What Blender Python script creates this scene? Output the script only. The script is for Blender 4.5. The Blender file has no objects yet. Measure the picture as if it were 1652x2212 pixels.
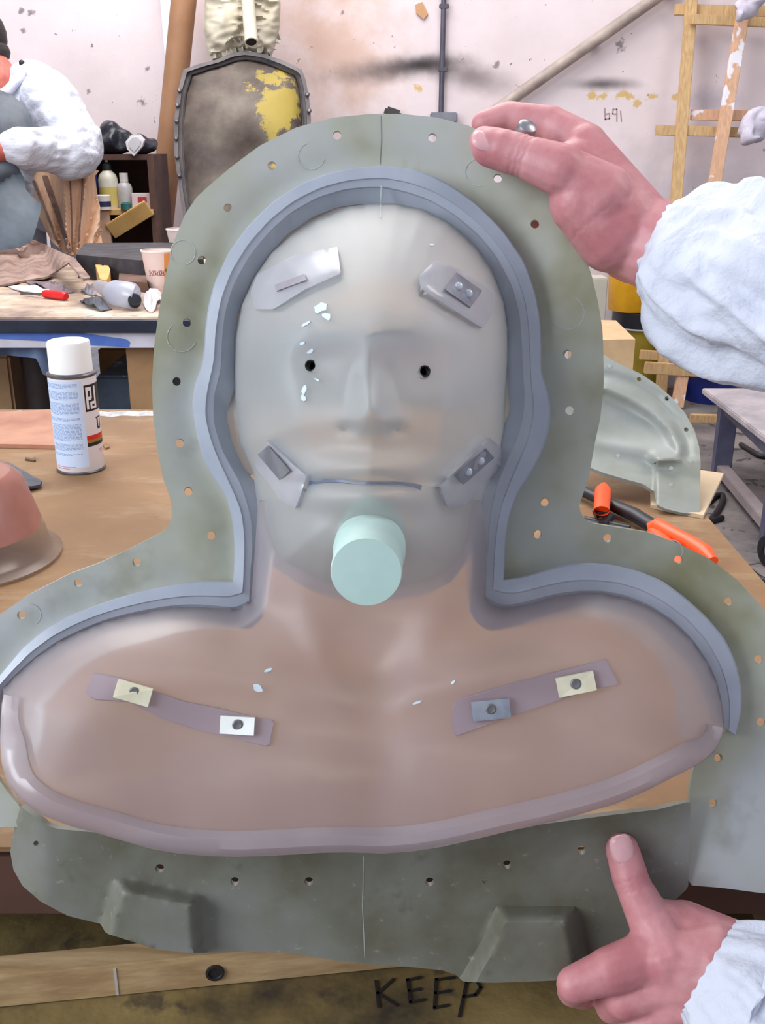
import bpy, bmesh, math, random
import numpy as np
from mathutils import Vector, Matrix, noise
from mathutils.geometry import delaunay_2d_cdt
random.seed(7)
sc = bpy.context.scene
COL = sc.collection

# ------------------------------------------------------------------ camera
FPX, CX, CY = 2200.0, 826.0, 1106.0
CAMH, PITCH = 1.32, math.radians(20.0)
FW = Vector((0, math.cos(PITCH), -math.sin(PITCH)))
UP = Vector((0, math.sin(PITCH), math.cos(PITCH)))
RT = Vector((1, 0, 0))
CAM = Vector((0, 0, CAMH))
cam_d = bpy.data.cameras.new('camera')
cam_d.sensor_fit = 'HORIZONTAL'; cam_d.sensor_width = 36.0
cam_d.lens = 36.0 * FPX / 1652.0
cam_d.clip_start = 0.02
cam_o = bpy.data.objects.new('camera', cam_d); COL.objects.link(cam_o)
cam_o.location = CAM; cam_o.rotation_euler = (math.pi / 2 - PITCH, 0, 0)
sc.camera = cam_o
cam_d.dof.use_dof = False

# ------------------------------------------------------------------ world, lights, exposure
w = bpy.data.worlds.new('daylight'); sc.world = w; w.use_nodes = True
bg = w.node_tree.nodes['Background']
bg.inputs[0].default_value = (0.80, 0.86, 1.0, 1); bg.inputs[1].default_value = 0.55
def area(name, loc, target, size, power, color, sy=None):
    l = bpy.data.lights.new(name, 'AREA'); l.energy = power; l.color = color
    l.size = size
    if sy: l.shape = 'RECTANGLE'; l.size_y = sy
    o = bpy.data.objects.new(name, l); COL.objects.link(o); o.location = loc
    o.rotation_euler = (Vector(target) - Vector(loc)).to_track_quat('-Z', 'Y').to_euler()
    return o
area('skylight', (-0.8, 3.7, 4.2), (-0.6, 3.9, 0), 3.2, 215, (1.0, 0.97, 0.95))
area('open_door_daylight', (-3.4, -1.2, 2.7), (0.0, 1.6, 1.0), 2.6, 190, (0.86, 0.93, 1.0), 2.4)
area('roof_window', (2.6, 0.6, 3.4), (0.6, 2.0, 0.8), 1.6, 55, (1.0, 0.93, 0.88))
sc.view_settings.view_transform = 'Standard'
sc.view_settings.look = 'None'
sc.view_settings.exposure = 0.0
sc.view_settings.gamma = 1.0
sc.view_settings.use_curve_mapping = False
sc.cycles.use_denoising = True

# ------------------------------------------------------------------ places
def P(px, py, D):
    return CAM + FW * D + RT * ((px - CX) / FPX * D) + UP * ((CY - py) / FPX * D)
def ray(px, py):
    return FW + RT * ((px - CX) / FPX) + UP * ((CY - py) / FPX)
def PZ(px, py, z):
    r = ray(px, py); return CAM + r * ((z - CAMH) / r.z)
def PY(px, py, y):
    r = ray(px, py); return CAM + r * (y / r.y)

# ------------------------------------------------------------------ materials
def lin(c):
    return tuple(((v / 255.0) / 12.92 if v / 255.0 <= 0.04045 else ((v / 255.0 + 0.055) / 1.055) ** 2.4) for v in c) + (1.0,)
MATS = {}
class NT:
    def __init__(s, name):
        s.m = bpy.data.materials.new(name); s.m.use_nodes = True
        s.t = s.m.node_tree; s.t.nodes.clear(); s.out = s.n('ShaderNodeOutputMaterial')
        s.tc = s.n('ShaderNodeTexCoord')
    def n(s, t, **k):
        x = s.t.nodes.new(t)
        for a, b in k.items(): setattr(x, a, b)
        return x
    def l(s, a, b): s.t.links.new(a, b)
    def noise(s, scale, detail=4, rough=0.55, stretch=None, coord='Object'):
        src = s.tc.outputs[coord]
        if stretch:
            mp = s.n('ShaderNodeMapping'); mp.inputs['Scale'].default_value = stretch
            s.l(src, mp.inputs[0]); src = mp.outputs[0]
        x = s.n('ShaderNodeTexNoise'); x.inputs['Scale'].default_value = scale
        x.inputs['Detail'].default_value = detail; x.inputs['Roughness'].default_value = rough
        s.l(src, x.inputs['Vector']); return x
    def ramp(s, fac, stops):
        r = s.n('ShaderNodeValToRGB'); s.l(fac, r.inputs[0])
        e = r.color_ramp.elements
        while len(e) < len(stops): e.new(0.5)
        for i, (p, c) in enumerate(stops): e[i].position = p; e[i].color = c
        return r
    def mix(s, fac, a, b):
        m = s.n('ShaderNodeMix', data_type='RGBA')
        if isinstance(fac, (int, float)): m.inputs[0].default_value = fac
        else: s.l(fac, m.inputs[0])
        for k, v in ((6, a), (7, b)):
            if isinstance(v, tuple): m.inputs[k].default_value = v
            else: s.l(v, m.inputs[k])
        return m.outputs[2]
    def math(s, op, a, b=0.0, clamp=False):
        m = s.n('ShaderNodeMath', operation=op); m.use_clamp = clamp
        for k, v in ((0, a), (1, b)):
            if isinstance(v, (int, float)): m.inputs[k].default_value = v
            else: s.l(v, m.inputs[k])
        return m.outputs[0]
    def bump(s, h, strength, dist=0.01):
        b = s.n('ShaderNodeBump'); b.inputs['Strength'].default_value = strength
        b.inputs['Distance'].default_value = dist; s.l(h, b.inputs['Height']); return b.outputs[0]
    def done(s, sh):
        s.l(sh, s.out.inputs[0]); MATS[s.m.name] = s.m; return s.m

def mat(name, c1, c2=None, scale=9, rough=0.6, bump=0.0, metal=0.0, stretch=None, spots=None, spot_scale=60,
        spot_at=0.68, detail=5, trans=0.0, coat=0.0, lo=0.35, hi=0.68):
    if name in MATS: return MATS[name]
    t = NT(name); p = t.n('ShaderNodeBsdfPrincipled')
    p.inputs['Roughness'].default_value = rough; p.inputs['Metallic'].default_value = metal
    if trans: p.inputs['Transmission Weight'].default_value = trans
    if coat: p.inputs['Coat Weight'].default_value = coat
    c2 = c2 or tuple(v * 0.86 for v in c1)
    nz = t.noise(scale, detail, 0.6, stretch)
    col = t.ramp(nz.outputs[0], [(lo, lin(c2)), (hi, lin(c1))]).outputs[0]
    if spots:
        n2 = t.noise(spot_scale, 3, 0.5)
        f = t.ramp(n2.outputs[0], [(spot_at, (0, 0, 0, 1)), (spot_at + 0.03, (1, 1, 1, 1))]).outputs[0]
        col = t.mix(f, col, lin(spots))
    t.l(col, p.inputs['Base Color'])
    if bump: t.l(t.bump(nz.outputs[0], bump), p.inputs['Normal'])
    return t.done(p.outputs[0])

def resin(name, col, col2, clear, blur=0.35, diff=0.5, scale=14, gloss=0.07, ior=1.06, grough=0.28, lo=0.35, hi=0.65):
    """milky cast resin: part diffuse, part light carried through, part blurred see-through"""
    t = NT(name)
    nz = t.noise(scale, 4, 0.55)
    c = t.ramp(nz.outputs[0], [(lo, lin(col2)), (hi, lin(col))]).outputs[0]
    d = t.n('ShaderNodeBsdfDiffuse'); tr = t.n('ShaderNodeBsdfTranslucent')
    rf = t.n('ShaderNodeBsdfRefraction'); rf.inputs['IOR'].default_value = ior; rf.inputs['Roughness'].default_value = blur
    rf.inputs['Color'].default_value = (0.97, 0.97, 0.96, 1)
    t.l(c, d.inputs[0]); t.l(c, tr.inputs[0])
    m1 = t.n('ShaderNodeMixShader'); m1.inputs[0].default_value = 1 - diff; t.l(d.outputs[0], m1.inputs[1]); t.l(tr.outputs[0], m1.inputs[2])
    m2 = t.n('ShaderNodeMixShader'); m2.inputs[0].default_value = clear; t.l(m1.outputs[0], m2.inputs[1]); t.l(rf.outputs[0], m2.inputs[2])
    g = t.n('ShaderNodeBsdfGlossy'); g.inputs['Roughness'].default_value = grough
    fr = t.n('ShaderNodeLayerWeight'); fr.inputs['Blend'].default_value = 0.25
    m3 = t.n('ShaderNodeMixShader'); t.l(t.math('ADD', t.math('MULTIPLY', fr.outputs['Fresnel'], 0.5), gloss * 0.5, True), m3.inputs[0])
    t.l(m2.outputs[0], m3.inputs[1]); t.l(g.outputs[0], m3.inputs[2])
    return t.done(m3.outputs[0])

# ------------------------------------------------------------------ object plumbing
def _name(o, label=None, cat=None, group=None, kind=None):
    if label: o['label'] = label
    if cat: o['category'] = cat
    if group: o['group'] = group
    if kind: o['kind'] = kind
    return o
def thing(name, label, cat, loc, group=None):
    o = bpy.data.objects.new(name, None); o.empty_display_size = 0.05
    COL.objects.link(o); o.location = loc
    return _name(o, label, cat, group)
def wloc(o):
    v = Vector((0, 0, 0))
    while o is not None: v += o.location; o = o.parent
    return v
def link_mesh(name, verts, faces, m, parent=None, smooth=False, label=None, cat=None, group=None, kind=None, origin=None):
    vs = [Vector(v) for v in verts]
    if parent is not None: org = wloc(parent)
    elif origin is not None: org = Vector(origin)
    else:
        xs = [v.x for v in vs]; ys = [v.y for v in vs]; zs = [v.z for v in vs]
        org = Vector(((min(xs) + max(xs)) / 2, (min(ys) + max(ys)) / 2, min(zs)))
    me = bpy.data.meshes.new(name)
    me.from_pydata([tuple(v - org) for v in vs], [], faces)
    bm = bmesh.new(); bm.from_mesh(me); bmesh.ops.recalc_face_normals(bm, faces=bm.faces[:]); bm.to_mesh(me); bm.free()
    if smooth:
        me.shade_smooth()
        try: me.set_sharp_from_angle(angle=math.radians(42 if smooth is True else smooth))
        except Exception: pass
    me.materials.append(m)
    o = bpy.data.objects.new(name, me); COL.objects.link(o)
    if parent is not None: o.parent = parent
    else: o.location = org
    return _name(o, label, cat, group, kind)

class MB:
    def __init__(s): s.v = []; s.f = []
    def add(s, v, f):
        k = len(s.v); s.v += [Vector(x) for x in v]; s.f += [tuple(i + k for i in q) for q in f]; return s
    def box(s, c, size, R=None, bev=0.0):
        hx, hy, hz = size[0] / 2, size[1] / 2, size[2] / 2
        b = min(bev, hx * .9, hy * .9, hz * .9)
        bm = bmesh.new(); bmesh.ops.create_cube(bm, size=1.0)
        bmesh.ops.scale(bm, vec=(size[0], size[1], size[2]), verts=bm.verts)
        if b > 0: bmesh.ops.bevel(bm, geom=bm.edges[:], offset=b, segments=2, affect='EDGES')
        bm.verts.index_update()
        R = R or Matrix.Identity(3)
        vs = [R @ v.co + Vector(c) for v in bm.verts]; fs = [[v.index for v in f.verts] for f in bm.faces]
        bm.free(); return s.add(vs, fs)
    def beam(s, a, b, wdt, hgt, up=(0, 0, 1), bev=0.0):
        a, b = Vector(a), Vector(b); y = (b - a).normalized(); x = y.cross(Vector(up)).normalized(); z = x.cross(y)
        R = Matrix((x, y, z)).transposed()
        return s.box((a + b) / 2, (wdt, (b - a).length, hgt), R, bev)
    def tube(s, pts, radii, n=14, caps=True, squash=None):
        pts = [Vector(p) for p in pts]
        if isinstance(radii, (int, float)): radii = [radii] * len(pts)
        vs, fs = [], []
        t0 = (pts[1] - pts[0]).normalized()
        ref = Vector((0, 0, 1)) if abs(t0.z) < 0.9 else Vector((1, 0, 0))
        x = t0.cross(ref).normalized()
        for i, p in enumerate(pts):
            t = (pts[min(i + 1, len(pts) - 1)] - pts[max(i - 1, 0)]).normalized()
            x = (x - t * x.dot(t)).normalized(); y = t.cross(x)
            for k in range(n):
                a = 2 * math.pi * k / n
                vs.append(p + x * (math.cos(a) * radii[i]) + y * (math.sin(a) * radii[i] * (squash or 1)))
        for i in range(len(pts) - 1):
            for k in range(n):
                fs.append((i * n + k, i * n + (k + 1) % n, (i + 1) * n + (k + 1) % n, (i + 1) * n + k))
        if caps:
            fs.append(tuple(reversed(range(n)))); fs.append(tuple(range((len(pts) - 1) * n, len(pts) * n)))
        return s.add(vs, fs)
    def lathe(s, prof, base, axis=(0, 0, 1), n=28, a0=0.0, a1=2 * math.pi):
        z = Vector(axis).normalized(); ref = Vector((0, 1, 0)) if abs(z.y) < .9 else Vector((1, 0, 0))
        x = ref.cross(z).normalized(); y = z.cross(x); base = Vector(base)
        full = abs(a1 - a0 - 2 * math.pi) < 1e-6; m = n if full else n + 1
        vs, fs = [], []
        for r, h in prof:
            for k in range(m):
                a = a0 + (a1 - a0) * k / n
                vs.append(base + z * h + (x * math.cos(a) + y * math.sin(a)) * max(r, 1e-5))
        for i in range(len(prof) - 1):
            for k in range(n):
                k2 = (k + 1) % m
                fs.append((i * m + k, i * m + k2, (i + 1) * m + k2, (i + 1) * m + k))
        return s.add(vs, fs)
    def ball(s, c, r, n=14, R=None):
        if isinstance(r, (int, float)): r = (r, r, r)
        vs, fs = [], []; m = n // 2
        R = R or Matrix.Identity(3)
        for i in range(m + 1):
            th = math.pi * i / m
            for k in range(n):
                a = 2 * math.pi * k / n
                vs.append(R @ Vector((r[0] * math.sin(th) * math.cos(a), r[1] * math.sin(th) * math.sin(a), r[2] * math.cos(th))) + Vector(c))
        for i in range(m):
            for k in range(n):
                fs.append((i * n + k, i * n + (k + 1) % n, (i + 1) * n + (k + 1) % n, (i + 1) * n + k))
        return s.add(vs, fs)
    def capsule(s, a, ra, b, rb, n=14):
        a, b = Vector(a), Vector(b); d = (b - a)
        L = d.length; d = d.normalized() if L > 1e-6 else Vector((0, 0, 1))
        prof = []
        for i in range(0, 6): th = math.pi / 2 * (1 - i / 5); prof.append((ra * math.cos(th), -ra * math.sin(th)))
        for i in range(0, 6): th = math.pi / 2 * i / 5; prof.append((rb * math.cos(th), L + rb * math.sin(th)))
        return s.lathe(prof, a, d, n)
    def prism(s, pts, depth_vec):
        k = len(pts); d = Vector(depth_vec); pts = [Vector(p) for p in pts]
        fs = [tuple(range(k)), tuple(range(2 * k - 1, k - 1, -1))] + [(i, k + i, k + (i + 1) % k, (i + 1) % k) for i in range(k)]
        return s.add(pts + [p + d for p in pts], fs)
    def build(s, name, m, parent=None, **k): return link_mesh(name, s.v, s.f, m, parent, **k)

def blob(name, prims, voxel, m, parent, smooth_it=6, edit=None, **k):
    """one continuous body grown from tapered limbs"""
    mb = MB()
    for q in prims:
        if len(q) == 4: mb.capsule(*q)
        elif len(q) == 3: mb.ball(q[0], q[1], 16, q[2])
        else: mb.ball(q[0], q[1], 16)
    o = mb.build(name, m, parent, **k)
    r = o.modifiers.new('r', 'REMESH'); r.mode = 'VOXEL'; r.voxel_size = voxel
    sm = o.modifiers.new('s', 'SMOOTH'); sm.factor = 0.5; sm.iterations = smooth_it
    dg = bpy.context.evaluated_depsgraph_get()
    me = bpy.data.meshes.new_from_object(o.evaluated_get(dg))
    o.modifiers.clear(); old = o.data; o.data = me; bpy.data.meshes.remove(old)
    me.name = name
    if edit:
        org = wloc(o)
        for v in me.vertices: v.co = edit(v.co + org) - org
    me.shade_smooth()
    if not me.materials: me.materials.append(m)
    return o

# ------------------------------------------------------------------ plane outlines -> shells with depth
def resample(pts, step, closed=True):
    p = np.array(pts, float)
    if closed: p = np.vstack([p, p[:1]])
    d = np.hypot(*np.diff(p, axis=0).T); s = np.concatenate([[0], np.cumsum(d)])
    n = max(3, int(round(s[-1] / step)))
    u = np.linspace(0, s[-1], n + (0 if closed else 1), endpoint=not closed)
    return np.stack([np.interp(u, s, p[:, 0]), np.interp(u, s, p[:, 1])], 1)
def resample_n(pts, n):
    p = np.array(pts, float); d = np.hypot(*np.diff(p, axis=0).T); s = np.concatenate([[0], np.cumsum(d)])
    u = np.linspace(0, s[-1], n)
    return np.stack([np.interp(u, s, p[:, 0]), np.interp(u, s, p[:, 1])], 1)
def smooth_line(pts, it=2, closed=False):
    p = np.array(pts, float)
    for _ in range(it):
        if closed: p = 0.5 * p + 0.25 * (np.roll(p, 1, 0) + np.roll(p, -1, 0))
        else: p[1:-1] = 0.5 * p[1:-1] + 0.25 * (p[:-2] + p[2:])
    return p
def inside(poly, q):
    poly = np.array(poly, float); q = np.array(q, float); x, y = q[:, 0], q[:, 1]
    r = np.zeros(len(q), bool); a = poly; b = np.roll(poly, -1, 0)
    for (x0, y0), (x1, y1) in zip(a, b):
        c = ((y0 > y) != (y1 > y))
        if y1 != y0: r ^= c & (x < (x1 - x0) * (y - y0) / (y1 - y0) + x0)
    return r
def dist_to(poly, q, closed=True):
    poly = np.array(poly, float); q = np.array(q, float)
    a = poly if closed else poly[:-1]; b = np.roll(poly, -1, 0) if closed else poly[1:]
    best = np.full(len(q), 1e9)
    for p0, p1 in zip(a, b):
        d = p1 - p0; L = max((d * d).sum(), 1e-9)
        t = np.clip(((q - p0) @ d) / L, 0, 1)
        e = q - (p0 + t[:, None] * d); best = np.minimum(best, (e * e).sum(1))
    return np.sqrt(best)
def circ(cx, cy, r, n=14, ry=None):
    ry = ry or r
    return [(cx + r * math.cos(2 * math.pi * k / n), cy + ry * math.sin(2 * math.pi * k / n)) for k in range(n)]
def tri2d(outline, holes, step, edge_step=None):
    out = resample(outline, edge_step or step)
    lo, hi = out.min(0), out.max(0)
    g = []
    yy = lo[1]; row = 0
    while yy < hi[1]:
        g.append(np.stack([np.arange(lo[0] + (step / 2 if row % 2 else 0), hi[0], step), ], 1)); g[-1] = np.hstack([g[-1], np.full((len(g[-1]), 1), yy)])
        yy += step * 0.866; row += 1
    g = np.vstack(g)
    g = g[inside(out, g) & (dist_to(out, g) > step * 0.5)]
    pts = [out]; edges = [(i, (i + 1) % len(out)) for i in range(len(out))]; k = len(out)
    for h in holes:
        h = np.array(h, float); pts.append(h); edges += [(k + i, k + (i + 1) % len(h)) for i in range(len(h))]; k += len(h)
        g = g[~inside(h, g) & (dist_to(h, g) > step * 0.35)]
    pts.append(g); allp = np.vstack(pts)
    S = 1000.0
    vs, es, fs, *_ = delaunay_2d_cdt([Vector((float(x) / S, float(y) / S)) for x, y in allp], edges, [], 0, 1e-7)
    vv = np.array([(v.x * S, v.y * S) for v in vs]); ff = np.array([list(f) for f in fs if len(f) == 3])
    cen = vv[ff].mean(1); keep = inside(out, cen)
    for h in holes: keep &= ~inside(h, cen)
    ff = ff[keep]
    used = np.unique(ff); mp = -np.ones(len(vv), int); mp[used] = np.arange(len(used))
    return vv[used], mp[ff]
def shell(name, outline, holes, place, thick, m, parent, step, edge_step=None, back=None, **k):
    """place(q Nx2) -> list of world points of the front; the shell gets its thickness along the surface normal"""
    q, f = tri2d(outline, holes, step, edge_step)
    vs = place(q)
    V = np.array([tuple(v) for v in vs]); F = f
    nrm = np.zeros_like(V); fn = np.cross(V[F[:, 1]] - V[F[:, 0]], V[F[:, 2]] - V[F[:, 0]])
    for c in range(3): np.add.at(nrm, F[:, c], fn)
    nrm /= np.maximum(np.linalg.norm(nrm, axis=1, keepdims=True), 1e-12)
    bdir = np.array(tuple(back if back is not None else FW))
    sgn = np.sign((nrm * bdir).sum(1, keepdims=True)); sgn[sgn == 0] = 1
    B = V + nrm * sgn * thick
    n = len(V)
    cnt = {}
    for a, b, c in F:
        for e in ((a, b), (b, c), (c, a)): cnt[e] = cnt.get(e, 0) + 1
    faces = [tuple(int(i) for i in t) for t in F] + [(int(t[2]) + n, int(t[1]) + n, int(t[0]) + n) for t in F]
    for (a, b) in list(cnt):
        if (b, a) not in cnt: faces.append((int(b), int(a), int(a) + n, int(b) + n))
    return link_mesh(name, [Vector(v) for v in V] + [Vector(v) for v in B], faces, m, parent, smooth=k.pop('smooth', 50), **k)

# ================================================================== the setting
WALLY = 5.75
def wall_material():
    t = NT('painted_workshop_wall'); p = t.n('ShaderNodeBsdfPrincipled'); p.inputs['Roughness'].default_value = 0.75
    n1 = t.noise(1.3, 5, 0.6); n2 = t.noise(26, 3, 0.55); n3 = t.noise(7, 3, 0.6)
    col = t.ramp(n1.outputs[0], [(0.3, lin((212, 196, 198))), (0.7, lin((232, 218, 220)))]).outputs[0]
    f = t.ramp(n2.outputs[0], [(0.71, (0, 0, 0, 1)), (0.74, (1, 1, 1, 1))]).outputs[0]
    col = t.mix(t.math('MULTIPLY', f, 0.75), col, lin((96, 82, 80)))
    sep = t.n('ShaderNodeSeparateXYZ'); t.l(t.tc.outputs['Object'], sep.inputs[0])
    wob = t.math('MULTIPLY', t.math('SUBTRACT', n3.outputs[0], 0.5), 1.1)
    n4 = t.noise(34, 3, 0.6); wob2 = t.math('MULTIPLY', t.math('SUBTRACT', n4.outputs[0], 0.5), 3.4)
    def tint_patch(px, py, rx, ry, ang, color, amount, soft=0.9, w=1.0):  # soft-edged colour patch on the wall: stains, smudges and broad tones
        nonlocal col
        c = PY(px, py, WALLY); s = c.y / FPX * 1.12
        ca, sa = math.cos(ang), math.sin(ang)
        dx = t.math('SUBTRACT', sep.outputs[0], c.x); dz = t.math('SUBTRACT', sep.outputs[2], c.z)
        u = t.math('MULTIPLY', t.math('ADD', t.math('MULTIPLY', dx, ca), t.math('MULTIPLY', dz, sa)), 1 / (rx * s))
        v = t.math('MULTIPLY', t.math('SUBTRACT', t.math('MULTIPLY', dz, ca), t.math('MULTIPLY', dx, sa)), 1 / (ry * s))
        d = t.math('SQRT', t.math('ADD', t.math('MULTIPLY', u, u), t.math('MULTIPLY', v, v)))
        d = t.math('ADD', d, t.math('MULTIPLY', wob if rx > 30 else wob2, w))
        mr = t.n('ShaderNodeMapRange', interpolation_type='SMOOTHSTEP')
        mr.inputs[1].default_value = 1.0; mr.inputs[2].default_value = 1.0 - soft
        mr.inputs[3].default_value = 0.0; mr.inputs[4].default_value = amount
        t.l(d, mr.inputs[0]); col = t.mix(mr.outputs[0], col, lin(color))
    tint_patch(735, 110, 150, 190, 0, (196, 158, 136), 0.75, 1.0)
    tint_patch(560, 30, 200, 120, 0, (200, 166, 150), 0.6, 1.0)
    tint_patch(850, 150, 190, 30, 0.1, (70, 58, 58), 0.75, 1.0, 0.5)
    tint_patch(915, 140, 90, 20, 0.05, (30, 26, 28), 0.95, 1.0, 0.4)
    tint_patch(1020, 165, 110, 38, -0.25, (92, 80, 80), 0.75, 1.0, 0.5)
    tint_patch(1300, 182, 90, 17, 0.0, (60, 52, 52), 0.85, 1.0, 0.5)
    tint_patch(1530, 560, 420, 300, 0, (170, 168, 182), 0.6, 1.0)  # broad greyer, cooler tone over the right part of the wall
    tint_patch(1540, 220, 70, 40, 0, (150, 145, 165), 0.6, 1.0)
    for (x, y, r) in ((905, 192, 9), (1278, 205, 9), (1303, 206, 9), (1342, 205, 9), (1362, 208, 9), (1378, 222, 10), (1412, 208, 7), (1460, 210, 7), (1485, 214, 6)):
        tint_patch(x, y, r * 1.3, r * .9, 0.2, (204, 170, 92), 0.85, 0.7, 1.0)
    for (x, y, r) in ((47, 25, 7), (51, 67, 6), (190, 199, 6), (68, 28, 8), (318, 148, 6), (308, 224, 9), (1072, 140, 9), (1340, 95, 13), (740, 28, 5)):
        tint_patch(x, y, r * 1.1, r * .8, 0.9, (112, 100, 104), 0.8, 0.8, 1.0)
    t.l(col, p.inputs['Base Color'])
    t.l(t.bump(n2.outputs[0], 0.12), p.inputs['Normal'])
    return t.done(p.outputs[0])
WM = wall_material()
mb = MB(); mb.box((0, WALLY + 0.06, 1.9), (16.0, 0.12, 3.9)); mb.build('wall_back', WM, kind='structure', origin=(0, 0, 0))
fm = mat('dusty_concrete_floor', (142, 132, 128), (88, 82, 84), 3.2, 0.8, 0.15, spots=(66, 60, 62), spot_scale=12, spot_at=0.6)
mb = MB(); mb.box((0, 1.25, -0.05), (16.0, 9.0, 0.1)); mb.build('floor', fm, kind='structure')
# door edge strip on the wall: bright white board with a dark reveal beside it
white_trim = mat('white_trim_paint', (236, 238, 242), (222, 226, 232), 6, 0.5)
a = PY(347, -160, WALLY - 0.03); b = PY(349, 238, WALLY - 0.03)
mb = MB(); mb.beam(a, (a.x + 0.012, b.y, b.z), 0.055, 0.05, (0, 1, 0), 0.004)
mb.build('trim_1', white_trim, kind='structure')
a = PY(361, -160, WALLY - 0.02); b = PY(360, 200, WALLY - 0.02)
mb = MB(); mb.beam(a, (a.x, b.y, b.z), 0.026, 0.03, (0, 1, 0), 0.003)
mb.build('trim_2', mat('dark_blue_steel', (58, 62, 88), (40, 44, 66), 8, 0.45), kind='structure')

# ================================================================== near worktable
TZ = 0.88
def kraft_mat():
    t = NT('brown_kraft_paper'); p = t.n('ShaderNodeBsdfPrincipled'); p.inputs['Roughness'].default_value = 0.7
    n1 = t.noise(4, 5, 0.6); n2 = t.noise(7, 6, 0.7, (1.0, 2.6, 1.0)); n3 = t.noise(60, 3, 0.6)
    c = t.ramp(n1.outputs[0], [(0.35, lin((124, 92, 60))), (0.66, lin((147, 111, 75)))]).outputs[0]
    f = t.ramp(n2.outputs[0], [(0.52, (0, 0, 0, 1)), (0.72, (1, 1, 1, 1))]).outputs[0]
    c = t.mix(t.math('MULTIPLY', f, 0.5), c, lin((178, 156, 124)))
    g = t.ramp(n3.outputs[0], [(0.68, (0, 0, 0, 1)), (0.74, (1, 1, 1, 1))]).outputs[0]
    c = t.mix(t.math('MULTIPLY', g, 0.4), c, lin((112, 84, 60)))
    t.l(c, p.inputs['Base Color']); t.l(t.bump(n3.outputs[0], 0.05, 0.003), p.inputs['Normal'])
    return t.done(p.outputs[0])
kraft = kraft_mat()
table = thing('worktable', 'near worktable covered with brown kraft paper, under the spray can', 'table', (-0.45, 1.1, 0))
mb = MB(); mb.box((-0.45, 1.145, TZ - 0.032), (1.70, 1.17, 0.055), None, 0.004)
mb.build('tabletop', mat('dark_stained_edge', (98, 62, 48), (70, 44, 36), 6, 0.7), table)
mb = MB(); mb.box((-0.4495, 1.1455, TZ - 0.002), (1.712, 1.176, 0.004), None, 0.0015)
mb.build('paper_cover', kraft, table, label='brown kraft paper covering')
lm = mat('rough_table_leg', (150, 118, 84), (118, 90, 64), 6, 0.8)
for lx in (-1.22, 0.33):
    for ly in (0.64, 1.66):
        mb = MB(); mb.box((lx, ly, 0.41), (0.085, 0.085, 0.82), None, 0.004); mb.build('leg', lm, table)
# lower shelf, stained
def shelf_mat():
    t = NT('stained_yellow_board'); p = t.n('ShaderNodeBsdfPrincipled'); p.inputs['Roughness'].default_value = 0.75
    n1 = t.noise(7, 5, 0.65); n2 = t.noise(26, 4, 0.6)
    c = t.ramp(n1.outputs[0], [(0.34, lin((58, 48, 34))), (0.5, lin((122, 102, 60))), (0.68, lin((150, 128, 78)))]).outputs[0]
    f = t.ramp(n2.outputs[0], [(0.56, (0, 0, 0, 1)), (0.66, (1, 1, 1, 1))]).outputs[0]
    c = t.mix(t.math('MULTIPLY', f, 0.75), c, lin((58, 48, 40)))
    t.l(c, p.inputs['Base Color']); t.l(t.bump(n2.outputs[0], 0.35, 0.006), p.inputs['Normal'])
    return t.done(p.outputs[0])
SZ = 0.755
mb = MB(); mb.box((-0.45, 0.98, SZ - 0.011), (1.60, 1.08, 0.022), None, 0.002)
shelf_o = mb.build('lower_shelf', shelf_mat(), table, label='stained yellowish lower shelf with hand-written lettering')
ink = mat('black_marker_ink', (36, 30, 28), (24, 20, 20), 20, 0.7)
def strokes(name, lines, to_world, wdt, m, parent, lift, **k):
    mb = MB()
    for ln in lines:
        for (a, b) in zip(ln[:-1], ln[1:]):
            A, B = to_world(*a), to_world(*b); d = (B - A)
            if d.length < 1e-6: continue
            sd = d.cross(lift).normalized() * wdt / 2; e = d.normalized() * wdt * 0.35
            A = A - e; B = B + e; L = lift.normalized() * 0.0006
            q = [A + sd, B + sd, B - sd, A - sd]
            mb.add(q + [v + L for v in q], [(0, 1, 2, 3), (7, 6, 5, 4), (0, 4, 5, 1), (1, 5, 6, 2), (2, 6, 7, 3), (3, 7, 4, 0)])
    return mb.build(name, m, parent, **k)
SW = lambda x, y: PZ(x, y, SZ + 0.0004)
Z1 = Vector((0, 0, 1))
KEEP = [[[(812, 2120), (818, 2176)], [(850, 2116), (816, 2146), (856, 2172)]],
        [[(880, 2117), (886, 2166), (916, 2160)], [(879, 2118), (908, 2112)], [(884, 2141), (908, 2137)]],
        [[(942, 2116), (938, 2178), (968, 2172)], [(942, 2117), (982, 2112)], [(940, 2146), (972, 2141)]],
        [[(1008, 2120), (992, 2196)], [(1006, 2122), (1028, 2118), (1038, 2134), (1026, 2150), (1001, 2154)]]]
for L in KEEP: strokes('letter', L, SW, 0.0022, ink, shelf_o, Z1)
# timber rail lying on the shelf
pine = mat('pine_plank', (196, 166, 124), (160, 128, 90), 5, 0.65, 0.06, stretch=(3, 22, 22))
pine2 = mat('pale_pine', (212, 178, 130), (186, 150, 104), 5, 0.65, 0.05, stretch=(22, 22, 3))
def plank(name, a, b, wd, hg, m, **k):
    mb = MB(); mb.beam(a, b, wd, hg, (0, 0, 1), 0.0015); return mb.build(name, m, **k)
pa = PZ(-190, 2128, SZ + 0.028); pb = PZ(700, 2042, SZ + 0.028)
dirp = (pb - pa).normalized(); pb = pa + dirp * 0.46
rail = thing('timber_rail', 'planed pine timber rail with a bored hole, lying on the lower shelf', 'plank', (pa.x, pa.y, SZ))
side = Vector((dirp.y, -dirp.x, 0)) * -1
off = side * 0.010 - Vector((0, 0, 0.0135))
mb = MB(); mb.beam(pa + off, pb + off, 0.020, 0.028, (0, 0, 1), 0.0012)
mb.build('rail', pine, rail)
hc = PZ(463, 2148, SZ + 0.0135); 
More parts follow.
